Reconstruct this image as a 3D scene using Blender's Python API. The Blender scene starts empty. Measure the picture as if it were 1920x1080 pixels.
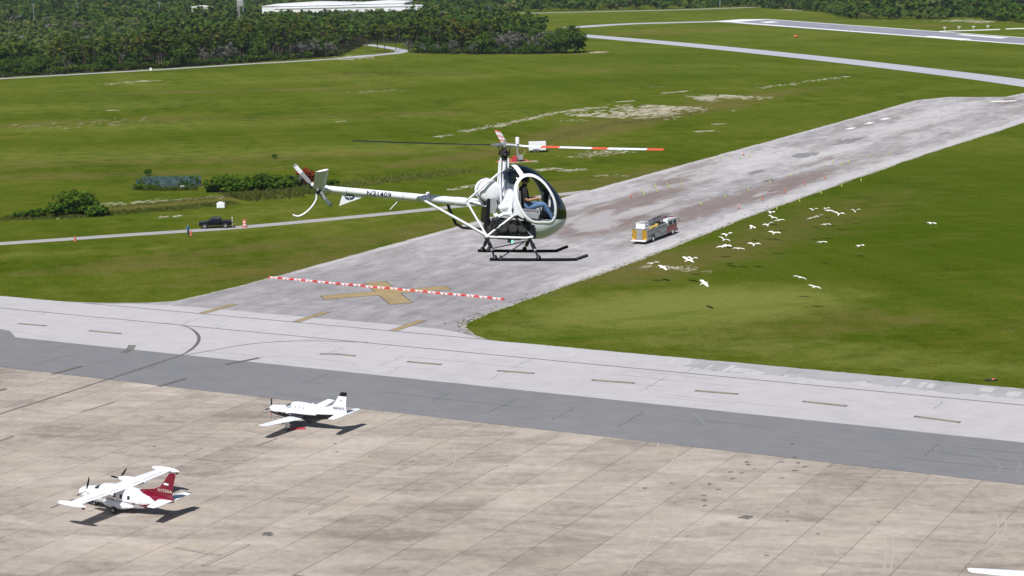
import bpy, bmesh, math, random
import numpy as np
from mathutils import Matrix, Vector
R = math.radians
rng = np.random.default_rng(7)
random.seed(7)
SC = bpy.context.scene
COL = SC.collection

# ------------------------------------------------------------------ camera
CAM_H = 46.5
FPX = 3447.0                       # focal length in pixels of a 1920 wide frame
PITCH, ROLL = R(10.387), R(-1.3035)
cd, sd = math.cos(ROLL), math.sin(ROLL)
cp, sp = math.cos(PITCH), math.sin(PITCH)
FW = np.array([0, cp, -sp]); UP0 = np.array([0, sp, cp]); R0 = np.array([1.0, 0, 0])
EX = cd * R0 + sd * UP0
EY = sd * R0 - cd * UP0
cam_d = bpy.data.cameras.new('camera'); cam = bpy.data.objects.new('camera', cam_d); COL.objects.link(cam)
cam_d.sensor_width = 36; cam_d.lens = 36 * FPX / 1920; cam_d.clip_start = 0.5; cam_d.clip_end = 12000
cam.matrix_world = Matrix(((EX[0], -EY[0], -FW[0], 0), (EX[1], -EY[1], -FW[1], 0), (EX[2], -EY[2], -FW[2], CAM_H), (0, 0, 0, 1)))
SC.camera = cam
SC.render.resolution_x, SC.render.resolution_y = 1024, 576

# ------------------------------------------------------------------ sky and sun
SUN = Vector((-0.22, -0.53, 0.82)).normalized()      # direction towards the sun
world = bpy.data.worlds.new('World'); SC.world = world; world.use_nodes = True
wn = world.node_tree; bg = wn.nodes['Background']
sky = wn.nodes.new('ShaderNodeTexSky'); sky.sky_type = 'NISHITA'; sky.sun_disc = False
sky.sun_elevation = math.asin(SUN.z); sky.sun_rotation = math.atan2(SUN.x, SUN.y)
sky.air_density = 1.0; sky.dust_density = 0.8; sky.ozone_density = 1.0
wn.links.new(sky.outputs[0], bg.inputs[0]); bg.inputs[1].default_value = 0.055
sun_d = bpy.data.lights.new('sun', 'SUN'); sun_d.energy = 5.0; sun_d.angle = R(0.53); sun_d.color = (1.0, 0.972, 0.93)
sun = bpy.data.objects.new('sun', sun_d); COL.objects.link(sun); sun.location = (0, 0, 120)
sun.rotation_euler = SUN.to_track_quat('Z', 'Y').to_euler()
SC.view_settings.view_transform = 'Standard'; SC.view_settings.look = 'None'
SC.view_settings.exposure = 0.12; SC.view_settings.gamma = 1.0; SC.view_settings.use_curve_mapping = False
SC.cycles.use_denoising = True
SC.cycles.max_bounces = 6; SC.cycles.transparent_max_bounces = 12; SC.cycles.volume_bounces = 0
SC.cycles.caustics_reflective = False; SC.cycles.caustics_refractive = False

# ------------------------------------------------------------------ survey: where things stand on the ground
def ray(px, py):
    return (px - 960) / FPX * EX + (py - 540) / FPX * EY + FW
def gp(px, py, z=0.0):
    r = ray(px, py); t = (CAM_H - z) / -r[2]
    return (r[0] * t, r[1] * t, z)
AZ = R(28.5266)                     # azimuth of the closed runway and of the apron joints
UU = (math.sin(AZ), math.cos(AZ)); VV = (UU[1], -UU[0])
def vu(v, u, z=0.0):
    return (v * VV[0] + u * UU[0], v * VV[1] + u * UU[1], z)
def ap(px, py):
    x, y, _ = gp(px, py); return (x * VV[0] + y * VV[1], x * UU[0] + y * UU[1])

# ------------------------------------------------------------------ helpers: objects and meshes
def tag(o, label=None, cat=None, group=None, kind=None):
    if label: o['label'] = label
    if cat: o['category'] = cat
    if group: o['group'] = group
    if kind: o['kind'] = kind
    return o
def empty(name, loc=(0, 0, 0), rot=(0, 0, 0), label=None, cat=None, group=None):
    o = bpy.data.objects.new(name, None); COL.objects.link(o); o.empty_display_size = 0.3
    o.location = loc; o.rotation_euler = rot
    return tag(o, label, cat, group)
def link_obj(name, me, parent=None, loc=None, rot=None):
    o = bpy.data.objects.new(name, me); COL.objects.link(o)
    if parent: o.parent = parent
    if loc is not None: o.location = loc
    if rot is not None: o.rotation_euler = rot
    return o
def copy_tree(o, parent=None):
    c = o.copy(); COL.objects.link(c); c.parent = parent
    for ch in list(o.children): copy_tree(ch, c)
    return c
def np_mesh(name, verts, faces, mat=None, attr=None, smooth=False):
    """verts (n,3), faces (m,k) all the same size"""
    verts = np.asarray(verts, dtype=np.float32); faces = np.asarray(faces, dtype=np.int32)
    me = bpy.data.meshes.new(name)
    m, k = faces.shape
    me.vertices.add(len(verts)); me.vertices.foreach_set('co', verts.ravel())
    me.loops.add(m * k); me.loops.foreach_set('vertex_index', faces.ravel())
    me.polygons.add(m); me.polygons.foreach_set('loop_start', np.arange(0, m * k, k, dtype=np.int32))
    me.update(calc_edges=True)
    if smooth: me.polygons.foreach_set('use_smooth', np.ones(m, dtype=bool))
    if attr:
        for an, av in attr.items():
            a = me.attributes.new(an, 'FLOAT', 'POINT'); a.data.foreach_set('value', np.asarray(av, dtype=np.float32))
    if mat: me.materials.append(mat)
    return me
def frame_of(d):
    d = Vector(d).normalized(); a = Vector((0, 0, 1)) if abs(d.z) < 0.9 else Vector((1, 0, 0))
    s = d.cross(a).normalized(); return s, d.cross(s).normalized()
class MB:
    def __init__(s): s.v = []; s.f = []; s.m = []
    def face(s, pts, mi=0):
        b = len(s.v); s.v += [tuple(p) for p in pts]; s.f.append(tuple(range(b, b + len(pts)))); s.m.append(mi); return s
    def box(s, x0, x1, y0, y1, z0, z1, mi=0):
        b = len(s.v)
        s.v += [(x0, y0, z0), (x1, y0, z0), (x1, y1, z0), (x0, y1, z0), (x0, y0, z1), (x1, y0, z1), (x1, y1, z1), (x0, y1, z1)]
        for q in ((0, 3, 2, 1), (4, 5, 6, 7), (0, 1, 5, 4), (1, 2, 6, 5), (2, 3, 7, 6), (3, 0, 4, 7)):
            s.f.append(tuple(b + i for i in q)); s.m.append(mi)
        return s
    def loft(s, rings, mi=0, caps=True, close=True):
        b = len(s.v); n = len(rings[0])
        for r in rings: s.v += [tuple(p) for p in r]
        for i in range(len(rings) - 1):
            for j in range(n if close else n - 1):
                a0 = b + i * n + j; a1 = b + i * n + (j + 1) % n
                s.f.append((a0, a1, a1 + n, a0 + n)); s.m.append(mi(i, j) if callable(mi) else mi)
        if caps:
            s.f.append(tuple(b + j for j in range(n))[::-1]); s.m.append(mi(0, 0) if callable(mi) else mi)
            e = b + (len(rings) - 1) * n
            s.f.append(tuple(e + j for j in range(n))); s.m.append(mi(len(rings) - 2, 0) if callable(mi) else mi)
        return s
    def tube(s, pts, r, n=8, mi=0, caps=True):
        pts = [Vector(p) for p in pts]; rs = list(r) if hasattr(r, '__len__') else [r] * len(pts)
        rings = []; sx = None
        for i, p in enumerate(pts):
            d = (pts[min(i + 1, len(pts) - 1)] - pts[max(i - 1, 0)])
            if d.length < 1e-9: d = Vector((0, 0, 1))
            d.normalize()
            if sx is None: sx, sy = frame_of(d)
            else:
                sx = (sx - d * sx.dot(d)).normalized(); sy = d.cross(sx).normalized()
            rings.append([p + sx * (rs[i] * math.cos(2 * math.pi * k / n)) + sy * (rs[i] * math.sin(2 * math.pi * k / n)) for k in range(n)])
        return s.loft(rings, mi, caps)
    def ell(s, c, rad, nu=12, nv=8, mi=0):
        rings = []
        for i in range(nv + 1):
            t = math.pi * i / nv; rr = max(math.sin(t), 0.02)
            rings.append([(c[0] + rad[0] * -math.cos(t), c[1] + rad[1] * rr * math.cos(2 * math.pi * k / nu), c[2] + rad[2] * rr * math.sin(2 * math.pi * k / nu)) for k in range(nu)])
        return s.loft(rings, mi)
    def prism(s, outline, y0, y1, mi=0):
        """outline of (x, z) points, extruded along y"""
        n = len(outline)
        return s.loft([[(x, y0, z) for x, z in outline], [(x, y1, z) for x, z in outline]], mi)
    def build(s, name, mats, parent=None, smooth=None, bevel=0, loc=None, rot=None):
        me = bpy.data.meshes.new(name); me.from_pydata([tuple(map(float, p)) for p in s.v], [], s.f)
        for m in (mats if isinstance(mats, (list, tuple)) else [mats]): me.materials.append(m)
        me.polygons.foreach_set('material_index', s.m)
        bm = bmesh.new(); bm.from_mesh(me); bmesh.ops.remove_doubles(bm, verts=bm.verts, dist=1e-5)
        bmesh.ops.recalc_face_normals(bm, faces=bm.faces)
        if bevel:
            bmesh.ops.bevel(bm, geom=[e for e in bm.edges if len(e.link_faces) == 2 and e.calc_face_angle() > 0.6], offset=bevel, segments=2, affect='EDGES', profile=0.5)
        bm.to_mesh(me); bm.free()
        if smooth is not None:
            me.polygons.foreach_set('use_smooth', [True] * len(me.polygons)); me.set_sharp_from_angle(angle=R(smooth))
        me.update()
        return link_obj(name, me, parent, loc, rot)
def catmull(pts, n=8, closed=False):
    P = [np.array(p, float) for p in pts]; out = []
    N = len(P)
    for i in range(N if closed else N - 1):
        if closed: a, b, c, d = P[i - 1], P[i], P[(i + 1) % N], P[(i + 2) % N]
        else: a, b, c, d = P[max(i - 1, 0)], P[i], P[i + 1], P[min(i + 2, N - 1)]
        for k in range(n):
            t = k / n
            out.append(0.5 * (2 * b + (c - a) * t + (2 * a - 5 * b + 4 * c - d) * t * t + (3 * b - a - 3 * c + d) * t ** 3))
    if not closed: out.append(P[-1])
    return out
def text_mesh(body, size):
    cu = bpy.data.curves.new('lettering', 'FONT'); cu.body = body; cu.size = size; cu.align_x = 'CENTER'; cu.align_y = 'CENTER'; cu.offset = size * .012; cu.space_character = 1.12
    o = bpy.data.objects.new('lettering', cu); COL.objects.link(o)
    bpy.context.view_layer.update()
    me = bpy.data.meshes.new_from_object(o.evaluated_get(bpy.context.evaluated_depsgraph_get()))
    bpy.data.objects.remove(o); bpy.data.curves.remove(cu)
    return me

# ------------------------------------------------------------------ helpers: materials
class NT:
    def __init__(s, name):
        s.mat = bpy.data.materials.new(name); s.mat.use_nodes = True; s.t = s.mat.node_tree
        s.bsdf = s.t.nodes['Principled BSDF']; s.out = s.t.nodes['Material Output']
    def node(s, ty, **k):
        n = s.t.nodes.new(ty)
        for a, b in k.items(): setattr(n, a, b)
        return n
    def put(s, sock, val):
        if isinstance(val, bpy.types.NodeSocket): s.t.links.new(val, sock)
        else:
            if hasattr(sock.default_value, '__len__') and len(sock.default_value) == 4 and len(val) == 3: val = (*val, 1)
            sock.default_value = val
    def pos(s): return s.node('ShaderNodeNewGeometry').outputs['Position']
    def attr(s, name): return s.node('ShaderNodeAttribute', attribute_name=name).outputs['Fac']
    def mapping(s, vec, rotz=0, scale=(1, 1, 1)):
        n = s.node('ShaderNodeMapping', vector_type='TEXTURE'); s.put(n.inputs['Vector'], vec)
        n.inputs['Rotation'].default_value = (0, 0, rotz); n.inputs['Scale'].default_value = scale; return n.outputs[0]
    def noise(s, vec, scale, detail=4, rough=0.55, dist=0):
        n = s.node('ShaderNodeTexNoise'); s.put(n.inputs['Vector'], vec); n.inputs['Scale'].default_value = scale
        n.inputs['Detail'].default_value = detail; n.inputs['Roughness'].default_value = rough; n.inputs['Distortion'].default_value = dist
        return n.outputs['Fac']
    def math(s, op, a, b=0.0, c=0.0, clamp=False):
        n = s.node('ShaderNodeMath', operation=op, use_clamp=clamp)
        for i, q in enumerate((a, b, c)): s.put(n.inputs[i], q)
        return n.outputs[0]
    def step(s, v, lo, hi):
        n = s.node('ShaderNodeMapRange', interpolation_type='SMOOTHSTEP'); s.put(n.inputs[0], v)
        n.inputs[1].default_value = lo; n.inputs[2].default_value = hi; return n.outputs[0]
    def mix(s, f, a, b):
        n = s.node('ShaderNodeMix', data_type='RGBA'); s.put(n.inputs[0], f); s.put(n.inputs[6], a); s.put(n.inputs[7], b); return n.outputs[2]
    def ramp(s, f, stops):
        n = s.node('ShaderNodeValToRGB'); s.put(n.inputs[0], f); e = n.color_ramp.elements
        while len(e) < len(stops): e.new(0.5)
        for q, (p, c) in zip(e, stops): q.position = p; q.color = (*c, 1)
        return n.outputs[0]
    def bump(s, h, strength=0.3, dist=0.05):
        n = s.node('ShaderNodeBump'); s.put(n.inputs['Height'], h); n.inputs['Strength'].default_value = strength; n.inputs['Distance'].default_value = dist
        s.t.links.new(n.outputs[0], s.bsdf.inputs['Normal'])
    def base(s, c, rough=0.7, metal=0.0, spec=0.5):
        s.put(s.bsdf.inputs['Base Color'], c); s.put(s.bsdf.inputs['Roughness'], rough)
        s.put(s.bsdf.inputs['Metallic'], metal); s.put(s.bsdf.inputs['Specular IOR Level'], spec); return s.mat
def paint(name, c, rough=0.35, metal=0.0, vary=0.08, scale=3.0, spec=0.5, coat=0.0):
    """painted or plain surface with a little dirt and uneven tone"""
    m = NT(name); p = m.node('ShaderNodeTexCoord').outputs['Object']
    n = m.noise(p, scale, 5, 0.6)
    d = tuple(q * (1 - vary * 2.2) for q in c); l = tuple(min(1, q * (1 + vary * 0.6)) for q in c)
    m.base(m.ramp(n, [(0.3, d), (0.5, c), (0.75, l)]), m.math('MULTIPLY_ADD', n, 0.2, rough - 0.1), metal, spec)
    if coat: m.bsdf.inputs['Coat Weight'].default_value = coat; m.bsdf.inputs['Coat Roughness'].default_value = 0.08
    return m.mat
def along(m):
    """position turned so that Y runs along the runway, X across"""
    return m.mapping(m.pos(), -AZ)

def mat_grass():
    m = NT('mown_grass'); p = m.pos()
    big = m.noise(p, 0.0055, 3); mid = m.noise(p, 0.03, 4, 0.6, 0.6); sm = m.noise(p, 0.22, 5, 0.65); fine = m.noise(p, 1.7, 6, 0.7)
    streak = m.noise(m.mapping(p, R(-72), (1 / 0.006, 1 / 0.10, 1)), 1.0, 4, 0.6)
    s = m.math('MULTIPLY_ADD', big, 0.20, m.math('MULTIPLY', mid, 0.24))
    s = m.math('MULTIPLY_ADD', sm, 0.22, s); s = m.math('MULTIPLY_ADD', fine, 0.20, s); s = m.math('MULTIPLY_ADD', streak, 0.16, s)
    s = m.math('MULTIPLY_ADD', m.noise(p, 0.62, 5, 0.7), 0.10, s); s = m.math('MULTIPLY_ADD', m.math('SUBTRACT', s, 0.56), 1.55, 0.50)
    c = m.ramp(s, [(0.32, (0.038, 0.066, 0.0024)), (0.43, (0.071, 0.105, 0.0052)), (0.52, (0.100, 0.131, 0.0105)), (0.61, (0.138, 0.158, 0.024)), (0.72, (0.190, 0.190, 0.050))])
    deep = m.attr('deep')
    c = m.mix(m.math('MULTIPLY', deep, m.step(m.math('MULTIPLY_ADD', sm, 0.5, m.math('MULTIPLY', mid, 0.5)), 0.30, 0.62), clamp=True), c, (0.056, 0.096, 0.0022))
    dry = m.attr('dry')
    dm = m.step(m.math('ADD', dry, m.math('MULTIPLY_ADD', sm, 0.9, m.math('MULTIPLY', mid, 0.7))), 0.86, 1.42)
    c = m.mix(m.math('MULTIPLY', dm, 0.62), c, m.mix(fine, (0.105, 0.082, 0.020), (0.21, 0.17, 0.070)))
    yel = m.attr('pale')
    c = m.mix(m.step(m.math('ADD', yel, m.math('MULTIPLY_ADD', sm, 0.9, m.math('MULTIPLY', fine, 0.4))), 0.75, 1.6), c, (0.200, 0.220, 0.050))
    mow = m.noise(m.mapping(p, R(-61), (120, 2.6, 1)), 1.0, 2, 0.5)
    c = m.mix(m.math('MULTIPLY', m.step(mow, 0.50, 0.66), 0.10), c, (0.145, 0.165, 0.030))
    tan = m.step(m.noise(m.mapping(p, R(6), (38, 6.5, 1)), 1.0, 6, 0.72, 0.7), 0.53, 0.68)
    c = m.mix(m.math('MULTIPLY', tan, 0.38), c, (0.180, 0.150, 0.036))
    lush = m.step(m.noise(m.mapping(p, R(14), (26, 8, 1)), 1.0, 6, 0.7, 0.6), 0.52, 0.66)
    c = m.mix(m.math('MULTIPLY', lush, 0.40), c, (0.066, 0.122, 0.006))
    clump = m.noise(p, 0.95, 6, 0.8)
    c = m.mix(m.math('MULTIPLY', m.step(clump, 0.53, 0.70), 0.38), c, (0.15, 0.175, 0.026))
    straw = m.step(m.noise(p, 0.14, 6, 0.74, 0.8), 0.585, 0.70)
    c = m.mix(m.math('MULTIPLY', straw, 0.36), c, (0.19, 0.165, 0.046))
    spk = m.step(m.noise(p, 0.75, 5, 0.75), 0.60, 0.74)
    c = m.mix(m.math('MULTIPLY', spk, 0.45), c, (0.030, 0.046, 0.004))
    m.base(c, 0.95, 0, 0.0)
    m.bump(m.math('MULTIPLY_ADD', sm, 0.8, fine), 1.0, 0.6)
    return m.mat
def mat_sand():
    m = NT('bare_sand'); p = m.pos(); n = m.noise(p, 0.5, 6, 0.7); f = m.noise(p, 0.10, 4)
    m.base(m.ramp(m.math('MULTIPLY_ADD', n, 0.6, m.math('MULTIPLY', f, 0.4)), [(0.36, (0.125, 0.120, 0.048)), (0.44, (0.26, 0.235, 0.15)), (0.52, (0.40, 0.37, 0.28)), (0.66, (0.54, 0.51, 0.43))]), 0.95, 0, 0.1)
    m.bump(n, 0.5, 0.1); return m.mat
def mat_slab():
    m = NT('apron_concrete'); p = m.pos(); a = along(m)
    rnd = m.node('ShaderNodeObjectInfo').outputs['Random']
    st = m.noise(m.mapping(p, R(-8), (3.2, 1.0, 1)), 0.34, 6, 0.66, 0.9); sm = m.noise(p, 1.1, 5, 0.65); fine = m.noise(p, 7, 4, 0.7); big = m.noise(p, 0.04, 3)
    s = m.math('MULTIPLY_ADD', st, 0.42, m.math('MULTIPLY', sm, 0.22)); s = m.math('MULTIPLY_ADD', big, 0.22, s); s = m.math('MULTIPLY_ADD', fine, 0.08, s)
    s = m.math('MULTIPLY_ADD', m.math('SUBTRACT', rnd, 0.5), 0.060, s)
    c = m.ramp(s, [(0.36, (0.215, 0.185, 0.163)), (0.45, (0.315, 0.274, 0.241)), (0.54, (0.405, 0.355, 0.311)), (0.63, (0.505, 0.445, 0.387))])
    warm = m.noise(p, 0.16, 3)
    c = m.mix(m.math('MULTIPLY', m.step(warm, 0.52, 0.7), 0.35), c, (0.40, 0.335, 0.255))
    dark_blotch = m.step(m.noise(m.mapping(p, R(-10), (3.0, 1, 1)), 0.16, 5, 0.66, 0.8), 0.56, 0.76)
    c = m.mix(m.math('MULTIPLY', dark_blotch, 0.55), c, (0.20, 0.17, 0.15))
    # light and dark bands along the cross joints
    m.base(c, 0.85, 0, 0.25); m.bump(m.math('MULTIPLY_ADD', fine, 0.5, sm), 0.25, 0.03)
    return m.mat
def mat_pave(name, stops, brown=0.0, streak=0.05, patch=0.0, pale=None):
    m = NT(name); p = m.pos(); a = along(m)
    st = m.noise(m.mapping(p, -AZ, (1 / streak * 0.06, 1 / streak, 1)) if streak > 0 else m.mapping(p, -AZ, (1 / -streak, 1 / -streak * 0.06, 1)), 1.0, 5, 0.62, 0.3)
    sm = m.noise(p, 0.35, 5, 0.65); big = m.noise(p, 0.022, 4); fine = m.noise(p, 4, 5, 0.7)
    if brown: st = m.noise(m.mapping(p, -AZ, (2.6, 8.0, 1)), 1.0, 6, 0.68, 0.8)
    s = m.math('MULTIPLY_ADD', st, 0.42, m.math('MULTIPLY', sm, 0.22)); s = m.math('MULTIPLY_ADD', big, 0.25, s); s = m.math('MULTIPLY_ADD', fine, 0.10, s)
    if pale: s = m.math('ADD', s, m.math('MULTIPLY', m.attr(pale), 0.05))
    c = m.ramp(s, stops)
    if brown:
        b = m.step(m.noise(m.mapping(p, -AZ, (10, 45, 1)), 1.0, 6, 0.7, 0.5), 0.46, 0.62)
        c = m.mix(m.math('MULTIPLY', m.math('MULTIPLY', b, m.attr('old')), brown * .55), c, (0.185, 0.145, 0.128))
        w = m.step(m.noise(m.mapping(p, R(-75), (9, 1.6, 1)), 0.35, 6, 0.72, 0.4), 0.57, 0.72)
        c = m.mix(m.math('MULTIPLY', m.math('MULTIPLY', w, m.attr('old')), 0.8), c, (0.50, 0.47, 0.45))
        rn = m.noise(m.mapping(p, -AZ, (3, 11, 1)), 1.0, 6, 0.7, 0.8)
        c = m.mix(m.math('MULTIPLY', m.step(m.math('MULTIPLY_ADD', m.attr('rust'), 0.5, rn), 0.60, 0.98), 0.8), c, (0.175, 0.132, 0.118))
        c = m.mix(m.math('MULTIPLY', m.step(m.math('MULTIPLY_ADD', m.attr('rim'), 0.5, rn), 0.62, 1.0), 0.85), c, (0.48, 0.465, 0.475))
        k = m.step(m.noise(m.mapping(p, -AZ, (7, 30, 1)), 1.0, 5, 0.6, 0.7), 0.53, 0.63)
        c = m.mix(m.math('MULTIPLY', m.math('MULTIPLY', k, m.attr('old')), 0.6), c, (0.44, 0.425, 0.445))
        d = m.step(m.noise(m.mapping(p, -AZ, (5, 16, 1)), 0.8, 5, 0.7), 0.58, 0.68)
        c = m.mix(m.math('MULTIPLY', m.math('MULTIPLY', d, m.attr('old')), 0.55), c, (0.16, 0.15, 0.155))
    m.base(c, 0.85, 0, 0.25); m.bump(m.math('MULTIPLY_ADD', fine, 0.6, sm), 0.3, 0.03); return m.mat
def mat_leaf(name, stops, rough=0.7, by='tint'):
    m = NT(name); t = m.attr('tint'); r = m.node('ShaderNodeObjectInfo').outputs['Random']; p = m.pos()
    isl = m.node('ShaderNodeNewGeometry').outputs['Random Per Island']
    f = m.math('MULTIPLY_ADD', t, 0.72, m.math('MULTIPLY_ADD', r, 0.24, m.math('MULTIPLY', isl, 0.03)))
    c = m.ramp(f, stops); m.base(c, 0.9, 0, 0.0)
    tr = m.node('ShaderNodeBsdfTranslucent'); m.put(tr.inputs[0], c)
    mx = m.node('ShaderNodeMixShader'); mx.inputs[0].default_value = 0.22
    m.t.links.new(m.bsdf.outputs[0], mx.inputs[1]); m.t.links.new(tr.outputs[0], mx.inputs[2]); m.t.links.new(mx.outputs[0], m.out.inputs[0])
    return m.mat
def mat_bark(name, c0, c1):
    m = NT(name); p = m.node('ShaderNodeTexCoord').outputs['Object']; n = m.noise(m.mapping(p, 0, (1, 1, 4)), 3, 6, 0.7)
    m.base(m.ramp(n, [(0.3, c0), (0.7, c1)]), 0.95, 0, 0.1); m.bump(n, 0.6, 0.05); return m.mat
def mat_glass(name, tint, refl=0.16, rough=0.04):
    m = NT(name); tr = m.node('ShaderNodeBsdfTransparent'); tr.inputs[0].default_value = (*tint, 1)
    gl = m.node('ShaderNodeBsdfGlossy'); gl.inputs['Roughness'].default_value = rough; gl.inputs[0].default_value = (0.9, 0.95, 1, 1)
    lw = m.node('ShaderNodeLayerWeight'); lw.inputs[0].default_value = 0.35
    f = m.math('MULTIPLY_ADD', lw.outputs['Facing'], 0.34, refl, clamp=True)
    mx = m.node('ShaderNodeMixShader'); m.put(mx.inputs[0], f)
    m.t.links.new(tr.outputs[0], mx.inputs[1]); m.t.links.new(gl.outputs[0], mx.inputs[2]); m.t.links.new(mx.outputs[0], m.out.inputs[0]); return m.mat

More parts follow.
